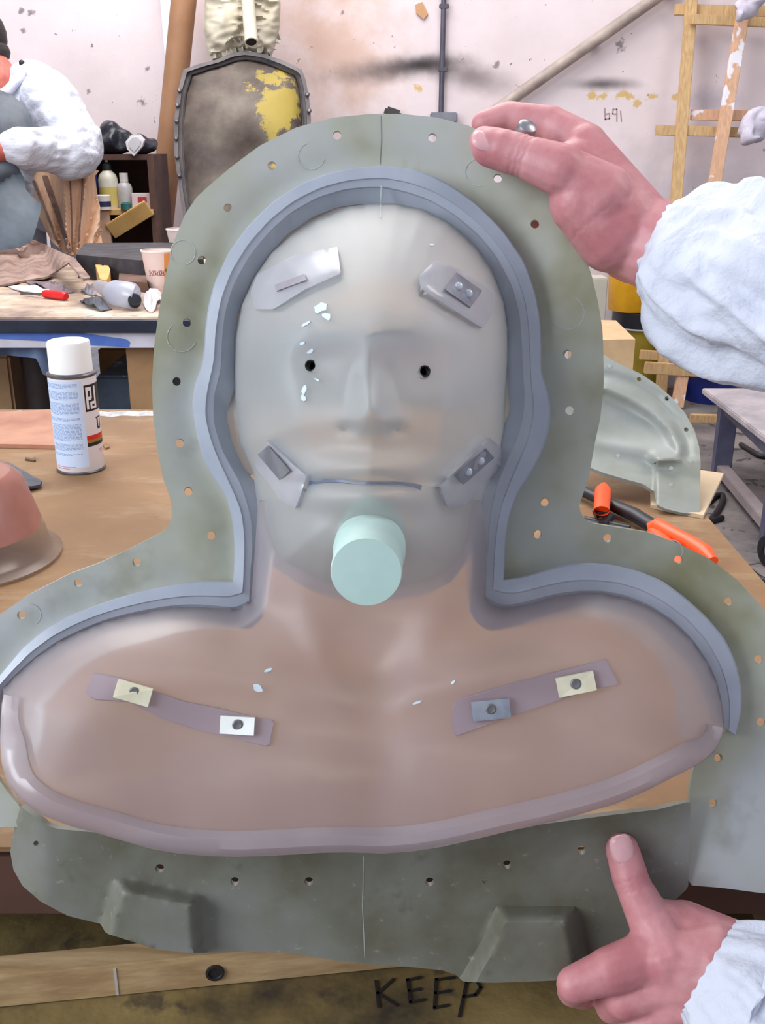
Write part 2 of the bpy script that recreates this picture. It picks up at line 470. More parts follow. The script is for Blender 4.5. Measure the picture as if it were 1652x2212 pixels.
t_ = ((hc - pa).dot(dirp)); hc = pa + dirp * t_; hc.z = SZ + 0.0135
mb = MB(); mb.lathe([(0.0066, -0.002), (0.0066, 0.0016), (0.0048, 0.0016), (0.0044, 0.0004), (0.0, 0.0004)], hc, -side, 22)
mb.build('bored_hole', mat('dark_bore', (52, 44, 44), (30, 26, 26), 10, 0.6), rail)
gp = PZ(248, 2140, SZ + 0.014); tt = (gp - pa).dot(dirp); gp = pa + dirp * tt
mb = MB(); mb.box((gp.x, gp.y, SZ + 0.014), (0.0018, 0.0012, 0.024), Matrix.Rotation(math.atan2(dirp.y, dirp.x), 3, 'Z'))
mb.build('glue_drip', mat('dried_glue', (196, 190, 186), (176, 170, 170), 10, 0.4), rail)

# ================================================================== the head and shoulders mould
D0 = 0.63
def Lp(px, py, z): return P(px, py, D0 - z)
flange_m = None
def flange_material():
    t = NT('grey_green_fibreglass'); 
    n1 = t.noise(7.5, 4, 0.55); n2 = t.noise(160, 3, 0.6); n3 = t.noise(16, 4, 0.6)
    c = t.ramp(n1.outputs[0], [(0.37, lin((152, 148, 114))), (0.50, lin((184, 185, 170))), (0.66, lin((195, 198, 199)))]).outputs[0]
    f = t.ramp(n2.outputs[0], [(0.60, (0, 0, 0, 1)), (0.74, (1, 1, 1, 1))]).outputs[0]
    c = t.mix(t.math('MULTIPLY', f, 0.16), c, lin((176, 184, 188)))
    g = t.ramp(n3.outputs[0], [(0.62, (0, 0, 0, 1)), (0.75, (1, 1, 1, 1))]).outputs[0]
    c = t.mix(t.math('MULTIPLY', g, 0.35), c, lin((110, 98, 62)))
    p = t.n('ShaderNodeBsdfPrincipled'); p.inputs['Roughness'].default_value = 0.42
    t.l(c, p.inputs['Base Color']); t.l(t.bump(n2.outputs[0], 0.05, 0.002), p.inputs['Normal'])
    tr = t.n('ShaderNodeBsdfTranslucent'); t.l(c, tr.inputs[0])
    m = t.n('ShaderNodeMixShader'); m.inputs[0].default_value = 0.22
    t.l(p.outputs[0], m.inputs[1]); t.l(tr.outputs[0], m.inputs[2])
    return t.done(m.outputs[0])
flange_m = flange_material()
shell_m = resin('milky_clear_resin', (204, 190, 200), (192, 178, 188), 0.70, 0.36, 0.5, 20, 0.03, grough=0.5)
head_m = resin('thick_milky_resin', (212, 218, 218), (200, 206, 208), 0.60, 0.36, 0.55, 20, 0.03, grough=0.5)
rim_m = resin('sky_tinted_silicone', (188, 194, 208), (174, 180, 194), 0.12, 0.4, 0.82, 26, 0.10)  # blue in the base colour stands for cool sky light on the rim
lip_m = resin('frosted_lip_resin', (212, 194, 200), (200, 182, 188), 0.62, 0.4, 0.75, 26, 0.08)
tab_m = resin('clear_plastic_block', (234, 232, 240), (222, 220, 230), 0.5, 0.2, 0.7, 30, 0.14)
mint = mat('mint_white_plastic', (192, 216, 208), (180, 206, 198), 30, 0.55, 0.0)
steel = mat('galvanised_plate', (168, 172, 182), (132, 138, 150), 50, 0.42, 0.0, 0.55)
cream = mat('cream_plate', (226, 218, 192), (206, 198, 170), 60, 0.5)
whitep = mat('white_plate', (244, 244, 240), (232, 232, 226), 60, 0.5)
darkm = mat('dark_hole', (22, 20, 20), (12, 12, 12), 30, 0.8)

rim_out_L = [(-70, 1560), (-46, 1512), (0, 1457), (50, 1397), (99, 1357), (149, 1330), (199, 1310), (248, 1293), (298, 1279), (347, 1268), (397, 1258), (447, 1254), (503, 1255)]
rim_in_L = [(-22, 1590), (-6, 1530), (5, 1489), (30, 1462), (74, 1422), (124, 1387), (174, 1362), (223, 1342), (273, 1328), (323, 1318), (372, 1310), (422, 1308), (472, 1312), (512, 1317), (540, 1300)]
rim_out_H = [(503, 1255), (506, 1223), (506, 1174), (501, 1119), (489, 1074), (467, 1040), (441, 999), (426, 947), (414, 875), (421, 829), (433, 798), (441, 752), (443, 710), (450, 659), (464, 608), (493, 546), (534, 489), (585, 438), (647, 397), (709, 373), (770, 361), (827, 357), (884, 363), (930, 378), (972, 399), (1028, 438), (1084, 494), (1131, 561), (1156, 628), (1167, 690), (1169, 752), (1170, 810), (1182, 836), (1190, 880), (1185, 937), (1167, 983), (1146, 1024), (1120, 1060), (1100, 1112), (1092, 1163), (1089, 1252)]
rim_in_H = [(540, 1300), (543, 1238), (548, 1189), (546, 1129), (536, 1084), (521, 1040), (508, 1020), (482, 973), (464, 916), (464, 855), (472, 829), (480, 793), (480, 752), (487, 680), (505, 618), (539, 556), (580, 505), (626, 463), (683, 430), (740, 412), (791, 406), (827, 406), (878, 417), (930, 435), (981, 466), (1033, 510), (1074, 561), (1105, 623), (1120, 680), (1125, 752), (1128, 824), (1131, 860), (1125, 911), (1110, 957), (1089, 999), (1069, 1050), (1059, 1101), (1053, 1163), (1046, 1290)]
rim_out_R = [(1089, 1252), (1130, 1245), (1179, 1231), (1229, 1218), (1279, 1215), (1328, 1221), (1378, 1233), (1428, 1253), (1477, 1288), (1527, 1333), (1567, 1382), (1591, 1437), (1602, 1491), (1601, 1536), (1589, 1588)]
rim_in_R = [(1046, 1290), (1062, 1304), (1088, 1312), (1110, 1309), (1155, 1298), (1204, 1285), (1254, 1279), (1304, 1279), (1353, 1290), (1403, 1310), (1452, 1342), (1492, 1382), (1527, 1432), (1547, 1476), (1559, 1526), (1563, 1570)]
lip_out = [(8, 1500), (3, 1522), (2, 1546), (0, 1600), (2, 1645), (15, 1690), (40, 1725), (89, 1760), (149, 1784), (208, 1799), (268, 1817), (328, 1834), (387, 1844), (447, 1849), (516, 1851), (596, 1848), (695, 1842), (755, 1841), (825, 1844), (892, 1839), (956, 1829), (1031, 1812), (1105, 1794), (1179, 1779), (1254, 1759), (1328, 1737), (1393, 1710), (1452, 1680), (1502, 1655), (1542, 1625), (1556, 1600), (1562, 1572)]
head_out = [(508, 731), (506, 800), (508, 855), (518, 957), (547, 1024), (554, 1101), (570, 1173), (590, 1225), (626, 1251), (678, 1280), (729, 1294), (791, 1300), (863, 1297), (925, 1282), (976, 1256), (1012, 1210), (1028, 1163), (1038, 1101), (1053, 1050), (1079, 988), (1089, 932), (1092, 855), (1097, 777), (1097, 710), (1089, 649), (1064, 582), (1023, 525), (971, 479), (915, 451), (853, 438), (812, 438), (755, 445), (688, 471), (632, 505), (585, 546), (549, 597), (521, 659)]

mould = thing('head_mould', 'large grey-green fibreglass head and shoulders mould with a clear face, held by two hands', 'mould', P(826, 2080, 0.60))

# ---- flange
fl_out = [(38, 1786), (-60, 1786), (-150, 1760), (-170, 1600), (-150, 1480), (-70, 1375), (0, 1327), (60, 1286), (150, 1240), (215, 1216), (250, 1200), (330, 1160), (355, 1147), (368, 1128), (372, 1106), (368, 1078), (352, 1034), (341, 980), (331, 905), (328, 830), (333, 745), (345, 660), (358, 592), (375, 522), (400, 462), (425, 425), (470, 385), (500, 360), (560, 315), (640, 275), (720, 254), (800, 246), (870, 246), (945, 254), (1015, 272), (1080, 308), (1150, 372), (1210, 450), (1255, 530), (1277, 592), (1291, 650), (1301, 710), (1303, 760), (1304, 828), (1297, 900), (1284, 960), (1271, 1034), (1256, 1076), (1250, 1094), (1257, 1115), (1276, 1130), (1325, 1138), (1400, 1150), (1470, 1176), (1530, 1206), (1590, 1251), (1652, 1318), (1715, 1410), (1752, 1530), (1760, 1700), (1756, 1934), (1650, 1930), (1560, 1918), (1488, 1912)]
fl_in_R = [(1490, 1800), (1490, 1700), (1500, 1650), (1545, 1615), (1562, 1585), (1580, 1560), (1580, 1500), (1570, 1440), (1545, 1385), (1505, 1335), (1460, 1298), (1415, 1272), (1370, 1255), (1320, 1245), (1275, 1240), (1230, 1242), (1180, 1255), (1130, 1268), (1085, 1276), (1072, 1262), (1074, 1163)]
head_mid = [tuple(p) for p in (np.array(resample_n(rim_out_H, 60)) + np.array(resample_n(rim_in_H, 60))) / 2]
fl_in_L = [(525, 1163), (528, 1262), (512, 1282), (447, 1280), (397, 1284), (347, 1292), (298, 1303), (248, 1317), (199, 1335), (149, 1357), (99, 1390), (50, 1430), (15, 1475), (-20, 1530), (-22, 1600), (-5, 1680), (25, 1722), (44, 1742)]
flange_poly = fl_out + fl_in_R + list(reversed(head_mid))[3:-3] + fl_in_L
holes_f = [(728, 292), (587, 358), (492, 449), (436, 562), (404, 697), (382, 824), (389, 957), (407, 1061), (457, 1157), (295, 1215), (169, 1259), (46, 1329), (934, 297), (1075, 385), (1155, 484), (1225, 765), (1230, 887), (1176, 1084), (1161, 1155), (1312, 1163), (1465, 1210), (1573, 1300), (1638, 1425), (1643, 1560), (1552, 1637), (1540, 1735)]
rim_all_out = rim_out_L + rim_out_H[1:] + rim_out_R[1:]
rim_all_out_s = resample(rim_all_out, 14, False)
def gauss(q, cx, cy, sx, sy, a=0.0):
    dx = q[:, 0] - cx; dy = q[:, 1] - cy; c, s = math.cos(a), math.sin(a)
    u = (dx * c + dy * s) / sx; v = (-dx * s + dy * c) / sy
    return np.exp(-0.5 * (u * u + v * v))
def z_flange(q):
    d = dist_to(rim_all_out_s, q, False)
    z = -0.004 * np.exp(-(d / 38.0) ** 2) + 0.0015 * np.array([noise.noise(Vector((x / 170, y / 170, 3.1))) for x, y in q])
    z += 0.004 * np.clip((d - 40) / 120, 0, 1)
    for (x, y) in ((1280, 690), (1290, 900)): z += 0.004 * gauss(q, x, y, 60, 90)
    z -= 0.012 * np.clip((900 - np.hypot(q[:, 0] - 1310, q[:, 1] - 940) * 7) / 900, 0, 1)
    return z
def place_with(zf):
    def f(q):
        z = zf(q); return [Lp(x, y, zz) for (x, y), zz in zip(q, z)]
    return f
fo = shell('flange', flange_poly, [circ(x, y, 9.5, 12) for x, y in holes_f], place_with(z_flange), 0.004, flange_m, mould, 20, 14)
# registration keys, pressed rings
seam_m = mat('pale_seam', (176, 184, 182), (160, 168, 166), 30, 0.5)
def strip_on(name, pts, zf, wpx, hz, m, parent, **k):
    pp = resample(pts, 10, False); mb = MB(); z = zf(pp)
    n = len(pp); V = []
    for i in range(n):
        t = pp[min(i + 1, n - 1)] - pp[max(i - 1, 0)]; t = t / np.hypot(*t); s = np.array([-t[1], t[0]]) * wpx / 2
        for (q, h) in ((pp[i] + s, -0.0008), (pp[i] + s * .7, hz), (pp[i] - s * .7, hz), (pp[i] - s, -0.0008)):
            V.append(Lp(q[0], q[1], z[i] + h))
    F = [(i * 4 + j, i * 4 + j + 1, i * 4 + 5 + j, i * 4 + 4 + j) for i in range(n - 1) for j in range(3)]
    F += [(0, 1, 2, 3), tuple((n - 1) * 4 + j for j in (3, 2, 1, 0))]
    mb.add(V, F); return mb.build(name, m, parent, smooth=True, **k)
key_m = mat('key_edge', (186, 188, 182), (160, 162, 152), 90, 0.5)
for (x, y, r, a0, a1) in ((672, 337, 29, 0.2, 4.4), (395, 545, 27, 2.0, 7.6), (392, 728, 32, 0.4, 4.0), (1226, 676, 36, -1.2, 2.6), (1035, 372, 30, 1.4, 4.6), (64, 1328, 24, -1.6, 0.9), (1450, 1190, 24, -1.6, 0.6)):
    strip_on('registration_key', [(x + r * math.cos(a0 + (a1 - a0) * k / 22), y + r * math.sin(a0 + (a1 - a0) * k / 22)) for k in range(23)], z_flange, 2.6, 0.0002, key_m, mould)
strip_on('parting_seam', [(823, 250), (824, 300), (821, 356)], z_flange, 2.0, 0.0002, mat('seam_crack', (128, 128, 120), (108, 108, 100), 30, 0.6), mould)

# ---- rim band
def band(name, segs, prof, m, parent, inset=None):
    """segs: list of (outer pts, inner pts); prof: list of (t across 0..1(+), z)"""
    mb = MB(); rows = []
    for (o, i) in segs:
        n = int(max(24, np.hypot(*np.diff(np.array(o, float), axis=0).T).sum() / 13))
        ro, ri = smooth_line(resample_n(o, n), 1), smooth_line(resample_n(i, n), 1)
        if rows: ro, ri = ro[1:], ri[1:]
        rows += list(zip(ro, ri))
    K = len(prof); V = []
    for o, i in rows:
        for (t, z) in prof:
            q = o + (i - o) * t; V.append(Lp(q[0], q[1], z))
    n = len(rows)
    F = [(r * K + j, r * K + j + 1, (r + 1) * K + j + 1, (r + 1) * K + j) for r in range(n - 1) for j in range(K - 1)]
    F += [tuple(range(K)), tuple((n - 1) * K + j for j in reversed(range(K)))]
    F += [(r * K, (r + 1) * K, (r + 1) * K + K - 1, r * K + K - 1) for r in range(n - 1)]
    mb.add(V, F); return mb.build(name, m, parent, smooth=30)
rim = band('rim_band', [(rim_out_L, rim_in_L), (rim_out_H, rim_in_H), (rim_out_R, rim_in_R)],
     [(0.0, -0.008), (0.0, 0.0095), (0.06, 0.0112), (0.55, 0.0125), (0.60, 0.0115), (0.94, 0.010), (1.0, 0.0085), (1.72, 0.0012), (1.72, -0.008)], rim_m, mould)

hc_ = head_out[4:][12:] if False else None
ho_seg = list(reversed(head_out[14:] + head_out[:5]))     # left jaw over the crown to the right jaw, reversed below
ho_seg = [(547, 1024), (518, 957), (508, 855), (506, 800), (508, 731), (521, 659), (549, 597), (585, 546), (632, 505), (688, 471), (755, 445), (812, 438), (853, 438), (915, 451), (971, 479), (1023, 525), (1064, 582), (1089, 649), (1097, 710), (1097, 777), (1092, 855), (1089, 932), (1079, 988), (1053, 1050)]
ri_seg = [(521, 1040), (508, 1020), (482, 973), (464, 916), (464, 855), (472, 829), (480, 793), (480, 752), (487, 680), (505, 618), (539, 556), (580, 505), (626, 463), (683, 430), (740, 412), (791, 406), (827, 406), (878, 417), (930, 435), (981, 466), (1033, 510), (1074, 561), (1105, 623), (1120, 680), (1125, 752), (1128, 824), (1131, 860), (1125, 911), (1110, 957), (1089, 999), (1069, 1050)]
collar_m = resin('collar_resin', (186, 190, 190), (172, 176, 174), 0.45, 0.35, 0.6, 20, 0.08)
band('collar', [(ri_seg, ho_seg)], [(-0.1, 0.0078), (0.0, 0.0072), (0.45, 0.0), (1.0, -0.0015), (1.28, 0.0045), (1.28, 0.002), (0.4, -0.004), (-0.1, 0.002)], collar_m, mould)

# ---- chest and neck shell
rim_in_all = resample(rim_in_L + rim_in_H[1:] + rim_in_R[1:], 14, False)
def chest_z(q):
    q = np.asarray(q, float)
    d = dist_to(rim_in_all, q, False)
    t = np.clip(d / 190.0, 0, 1)
    z = 0.004 + 0.058 * np.sqrt(np.clip(1 - (1 - t) ** 2, 0, 1))
    out_ = (~inside(rim_poly_in, q)) & (q[:, 1] < 1400); z = np.where(out_, 0.004 - 0.00006 * d, z)
    z -= 0.022 * gauss(q, 800, 1330, 170, 110) * np.clip(d / 60.0, 0, 1)
    z -= 0.012 * gauss(q, 805, 1470, 60, 45)
    z += 0.010 * gauss(q, 600, 1475, 170, 34, 0.18) + 0.010 * gauss(q, 1010, 1465, 170, 34, -0.18)
    z += 0.012 * gauss(q, 640, 1690, 180, 90) + 0.012 * gauss(q, 1020, 1680, 180, 90)
    z += 0.010 * gauss(q, 180, 1600, 110, 110) + 0.010 * gauss(q, 1420, 1520, 110, 110)
    z -= 0.006 * gauss(q, 820, 1680, 50, 120)
    z += 0.004 * gauss(q, 690, 1400, 26, 90, -0.4) + 0.004 * gauss(q, 910, 1400, 26, 90, 0.4)
    return z
rim_poly_in = rim_in_L + rim_in_H[1:] + rim_in_R[1:] + list(reversed(lip_out))
chest_top = [(560, 1110), (548, 1189), (540, 1295), (512, 1312)]
chest_poly = [tuple(p) for p in (list(reversed(rim_in_L))[2:-2] + lip_out + list(reversed(rim_in_R))[:-1])] + [(1046, 1285), (1050, 1163), (1040, 1080), (800, 1070), (558, 1080), (550, 1189), (543, 1290)]
chest = shell('chest_shell', chest_poly, [], place_with(chest_z), 0.003, shell_m, mould, 14, 12, label='clear milky shoulder and chest shell')
# rolled lower lip of the chest shell
lo_ = resample_n(lip_out, 150); lo_ = smooth_line(lo_, 2)
li_ = []
for i in range(150):
    t = lo_[min(i + 1, 149)] - lo_[max(i - 1, 0)]; t = t / np.hypot(*t); li_.append(lo_[i] + np.array([t[1], -t[0]]) * (56 if 6 < i < 144 else 36))
li_ = smooth_line(np.array(li_), 6)
V = []; K = 6
for o, i in zip(lo_, li_):
    qs = [o, o * .97 + i * .03, o * .72 + i * .28, o * .35 + i * .65, i, i]
    zb = chest_z(np.array(qs)); zb[0] = zb[1] = zb[2] = zb[3]
    kk = len(V) // K; e_ = min(1.0, kk / 9.0, (149 - kk) / 9.0); e_ = 0.12 + 0.88 * e_
    for q, z, h in zip(qs, zb, (-0.004, 0.003, 0.0068, 0.0066, 0.0012, -0.004)): V.append(Lp(q[0], q[1], z + (h * e_ if h > 0 else h)))
n = 150
F = [(r * K + j, r * K + (j + 1) % K, (r + 1) * K + (j + 1) % K, (r + 1) * K + j) for r in range(n - 1) for j in range(K)]
F += [tuple(range(K)), tuple((n - 1) * K + j for j in reversed(range(K)))]
mb = MB(); mb.add(V, F); mb.build('lower_lip', lip_m, mould, smooth=40)

# ---- face shell
head_s = resample(head_out, 12)
def head_z(q):
    d = dist_to(head_s, q); ins = inside(head_s, q)
    d = np.where(ins, d, 0)
    t = np.clip(d / 270.0, 0, 1)
    base = 0.000 + 0.100 * np.sqrt(np.clip(1 - (1 - t) ** 2.0, 0, 1))
    base += 0.016 * gauss(q, 800, 760, 260, 330) * t
    f = np.zeros(len(q))
    f += 0.016 * gauss(q, 802, 885, 36, 38) + 0.010 * gauss(q, 797, 815, 28, 70) + 0.008 * gauss(q, 762, 915, 22, 18) + 0.008 * gauss(q, 845, 915, 22, 18)
    f -= 0.006 * gauss(q, 700, 785, 60, 38) + 0.006 * gauss(q, 895, 795, 60, 38)
    f += 0.0035 * gauss(q, 715, 720, 80, 28, -0.08) + 0.0035 * gauss(q, 880, 722, 80, 28, 0.08)
    f += 0.006 * gauss(q, 610, 880, 60, 60) + 0.006 * gauss(q, 990, 890, 60, 60)
    f += 0.012 * gauss(q, 790, 1010, 100, 22) + 0.012 * gauss(q, 790, 1076, 85, 24)
    f -= 0.006 * gauss(q, 790, 1042, 110, 7)
    f -= 0.009 * gauss(q, 750, 928, 15, 9) + 0.009 * gauss(q, 858, 928, 15, 9)
    f += 0.010 * gauss(q, 795, 1195, 95, 60) - 0.004 * gauss(q, 795, 1118, 90, 16)
    return base + f * np.clip(t * 2, 0, 1)
eyes = [(671, 790), (917, 802)]
face = shell('face_shell', head_out, [circ(x, y, 10, 14) for x, y in eyes], place_with(head_z), 0.003, head_m, mould, 10, 8, label='clear milky face shell')
for (x, y) in eyes:
    z = float(head_z(np.array([[x, y]]))[0])
    mb = MB(); mb.lathe([(0.0030, -0.012), (0.0030, 0.0012), (0.0022, 0.0012), (0.0022, -0.0105), (0.0, -0.0105)], Lp(x, y, z), -FW, 18)
    mb.build('eye_tube', darkm, face, smooth=True)
strip_on('mouth_crease_shade', [(664, 1046), (680, 1042), (705, 1036), (740, 1037), (790, 1045), (840, 1044), (893, 1050), (910, 1054)], lambda q: head_z(q) + 0.0001, 13, 0.0006, resin('bluish_shade_resin', (120, 138, 176), (108, 126, 164), 0.35, 0.3, 0.6, 20, 0.03), face)  # blue strip paints the bluish shadow in the lip crease
strip_on('centre_seam', [(824, 400), (822, 436), (822, 470)], lambda q: np.where(q[:, 1] < 437, 0.014, head_z(q)), 4, 0.0008, seam_m, face)
# ---- dabs of dry white plaster
flk = mat('dry_white_plaster', (214, 226, 232), (196, 210, 220), 60, 0.8)
def flake(poly, zf, parent):
    c = np.mean(np.array(poly, float), 0)
    shell('plaster_flake', poly, [], place_with(lambda q: zf(q) + 0.0007), 0.0009, flk, parent, 12, 5)
def ragged(cx, cy, rx, ry, a, n=11):
    o = []
    for k in range(n):
        th = 2 * math.pi * k / n; r = random.uniform(0.55, 1.15)
        x, y = math.cos(th) * rx * r, math.sin(th) * ry * r
        o.append((cx + x * math.cos(a) - y * math.sin(a), cy + x * math.sin(a) + y * math.cos(a)))
    return o
for a_ in ((692, 664, 22, 13, -0.5), (706, 684, 12, 8, 0.3), (660, 700, 12, 4, -0.5), (653, 742, 9, 4, -0.2), (670, 759, 10, 4, -0.5), (657, 842, 6, 12, 0.2), (655, 860, 6, 8, 0), (684, 820, 7, 3, 0.4), (1070 - 137, 528, 7, 3, 0.3)):
    flake(ragged(*a_), head_z, face)
for a_ in ((580, 1447, 12, 5, -0.2), (556, 1487, 12, 8, 0.4), (900, 1518, 16, 4, -0.35), (978, 1474, 8, 4, -0.5)):
    flake(ragged(*a_), chest_z, chest)

# ---- clear blocks with metal plates on the face
def block(poly, zf, hz, plate, pm, nb):
    inset = np.array(poly, float); c = inset.mean(0)
    ps = resample(poly, 8)
    def zt(q):
        d = dist_to(ps, q); return zf(q) + hz * (0.72 + 0.28 * np.clip(d / 9.0, 0, 1))
    b = shell('clear_block', poly, [], place_with(zt), hz + 0.002, tab_m, mould, 9, 8, smooth=35)
    (px, py, lw, lh, an) = plate
    ca, sa = math.cos(an), math.sin(an)
    loc = lambda u, v: (px + u * ca - v * sa, py + u * sa + v * ca)
    q = [loc(u, v) for u, v in ((-lw, -lh), (lw, -lh), (lw, lh), (-lw, lh))]
    qa = np.array(q); A = np.hstack([qa, np.ones((4, 1))]); co = np.linalg.lstsq(A, zf(qa) + hz, rcond=None)[0]
    zz = lambda x, y: co[0] * x + co[1] * y + co[2] + 0.0012
    pts = [Lp(x, y, zz(x, y) - 0.0012) for x, y in q]
    mb = MB(); mb.prism(pts, -FW * 0.0024); pl = mb.build('metal_plate', pm, b)
    for k_ in range(nb):
        u = (k_ - (nb - 1) / 2) * lw * 0.8
        x, y = loc(u, 0); mb = MB(); mb.lathe([(0.0022, -0.0005), (0.0022, 0.0026), (0.0014, 0.0032), (0, 0.0032)], Lp(x, y, zz(x, y) + 0.0010), -FW, 12)
        mb.build('screw', mat('bright_screw', (214, 218, 224), (196, 200, 208), 40, 0.35, 0, 0.4), pl, smooth=True)
    return b
block([(541, 630), (556, 592), (637, 551), (729, 533), (736, 590), (657, 626), (590, 668), (550, 668)], head_z, 0.0045, (628, 612, 34, 7, -0.36), mat('dull_metal_bar', (176, 170, 176), (146, 140, 148), 40, 0.5, 0, 0.2), 0)
block([(940, 561), (904, 597), (912, 626), (1043, 710), (1066, 674), (1069, 633), (992, 582)], head_z, 0.007, (1000, 628, 34, 22, 0.62), steel, 2)
block([(575, 952), (662, 1029), (652, 1060), (637, 1099), (606, 1081), (549, 1004)], head_z, 0.007, (592, 1000, 36, 15, 0.86), steel, 0)
block([(1059, 947), (1084, 968), (1084, 1009), (1002, 1094), (968, 1099), (950, 1050)], head_z, 0.008, (1024, 1008, 44, 14, -0.72), steel, 2)

# ---- straps across the chest
strap_m = resin('lilac_plastic_strap', (206, 190, 206), (194, 178, 196), 0.6, 0.3, 0.7, 20, 0.06)
def strap(poly, plates):
    s = shell('strap', poly, [], place_with(lambda q: chest_z(q) + 0.0022), 0.0026, strap_m, mould, 16, 12)
    for (px, py, lw, lh, an, pm) in plates:
        ca, sa = math.cos(an), math.sin(an)
        q = np.array([(px + u * ca - v * sa, py + u * sa + v * ca) for u, v in ((-lw, -lh), (lw, -lh), (lw, lh), (-lw, lh))])
        z = chest_z(q) + 0.0032
        mb = MB(); mb.prism([Lp(x, y, zz) for (x, y), zz in zip(q, z)], -FW * 0.0022)
        p_ = mb.build('strap_plate', pm, s)
        mb = MB(); mb.lathe([(0.0030, -0.001), (0.0030, 0.0003), (0.0022, 0.0007), (0.0012, 0.0004), (0, 0.0004)], Lp(px, py, float(z.mean()) + 0.0021), -FW, 16)
        mb.build('rivet', mat('grey_rivet', (128, 126, 124), (98, 96, 96), 80, 0.5, 0, 0.4), p_, smooth=True)
strap([(203, 1452), (184, 1496), (199, 1509), (278, 1516), (347, 1551), (422, 1576), (476, 1588), (580, 1613), (592, 1556), (546, 1548), (476, 1531), (397, 1516), (328, 1491), (263, 1464)],
      [(289, 1496, 39, 20, 0.28, cream), (513, 1566, 37, 19, 0.06, whitep)])
strap([(986, 1514), (1309, 1422), (1336, 1479), (1279, 1489), (1130, 1539), (982, 1590), (974, 1545)],
      [(1060, 1532, 41, 21, -0.1, steel), (1243, 1477, 41, 21, -0.2, cream)])
# ---- mouth tube
ta, tb = Lp(800, 1172, 0.088), Lp(791, 1236, 0.140)
ax = (tb - ta).normalized(); TL = (tb - ta).length
tr_ = 78 * (D0 - 0.14) / FPX
mb = MB(); mb.lathe([(tr_ * 1.08, -0.02), (tr_ * 1.08, TL * 0.35), (tr_ * 1.05, TL * 0.42), (tr_ * 1.0, TL * 0.45), (tr_ * 1.0, TL * 0.97), (tr_ * 0.97, TL), (0, TL + 0.0004)], ta, ax, 44)
mb.build('mouth_tube', mint, mould, smooth=30, label='pale mint plastic tube at the mouth')

# ---- base plate with two feet
pl_out = [(44, 1742), (29, 1797), (22, 1840), (29, 1879), (48, 1913), (87, 1947), (145, 1978), (218, 1996), (228, 2016), (339, 2051), (412, 2059), (533, 2056), (630, 2058), (726, 2075), (800, 2083), (877, 2088), (955, 2096), (985, 2106), (1001, 2121), (1068, 2123), (1202, 2118), (1300, 2080), (1400, 2000), (1486, 1918), (1490, 1800), (1491, 1731), (1419, 1749), (1316, 1761), (1233, 1772), (1100, 1790), (800, 1810), (500, 1815), (218, 1799), (126, 1791), (102, 1784)]
foot_a = [(258, 1913), (415, 1948), (430, 1962), (412, 2062), (225, 2016)]
foot_b = [(1092, 1978), (1228, 1974), (1262, 2070), (1240, 2120), (1000, 2124)]
def ramp_in(poly, q, wpx):
    d = dist_to(poly, q); s = np.where(inside(poly, q), d, -d)
    return np.clip((s + wpx * 0.5) / wpx, 0, 1)
def plate_z(q):
    v = np.clip((q[:, 1] - 1740) / 380.0, 0, 1.05)
    z = 0.022 - 0.034 * v
    z -= 0.030 * np.clip((110 - q[:, 0]) / 110, 0, 1) ** 2
    fa = [(258, 1910), (425, 1945), (432, 2090), (200, 2090)]; fb = [(1085, 1974), (1232, 1972), (1270, 2160), (990, 2160)]
    z += 0.016 * ramp_in(fa, q, 26) + 0.018 * ramp_in(fb, q, 30)
    z += 0.001 * np.array([noise.noise(Vector((x / 120, y / 120, 9.1))) for x, y in q])
    return z
def plate_material():  # base colours darkened to stand for dim light low down, plus stains
    t = NT('shade_darkened_stained_fibreglass')
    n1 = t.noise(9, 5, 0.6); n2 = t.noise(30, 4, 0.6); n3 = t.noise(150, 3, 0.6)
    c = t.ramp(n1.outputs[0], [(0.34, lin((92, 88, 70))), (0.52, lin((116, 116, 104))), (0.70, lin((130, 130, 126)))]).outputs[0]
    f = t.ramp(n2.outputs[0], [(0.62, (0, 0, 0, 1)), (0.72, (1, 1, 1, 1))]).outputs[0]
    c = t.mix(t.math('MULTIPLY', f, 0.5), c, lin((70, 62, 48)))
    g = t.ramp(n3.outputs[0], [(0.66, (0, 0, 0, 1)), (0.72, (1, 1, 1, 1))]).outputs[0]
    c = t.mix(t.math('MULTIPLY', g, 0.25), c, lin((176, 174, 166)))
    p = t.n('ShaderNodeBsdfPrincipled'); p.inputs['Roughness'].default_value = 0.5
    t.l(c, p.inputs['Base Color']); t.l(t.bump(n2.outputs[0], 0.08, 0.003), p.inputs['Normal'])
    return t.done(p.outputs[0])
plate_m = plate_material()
ph = [(345, 1876), (507, 1904), (667, 1904), (928, 1905), (1095, 1868), (1256, 1837)]
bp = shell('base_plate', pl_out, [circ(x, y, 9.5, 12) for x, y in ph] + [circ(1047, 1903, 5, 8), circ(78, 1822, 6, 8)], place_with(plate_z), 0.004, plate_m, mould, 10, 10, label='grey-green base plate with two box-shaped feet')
strip_on('edge_seam', [(785, 1850), (783, 1960), (788, 2070)], plate_z, 2.5, 0.0002, seam_m, bp)

# bolt gripped behind the upper thumb
bolt_c = P(1136, 279, 0.618)
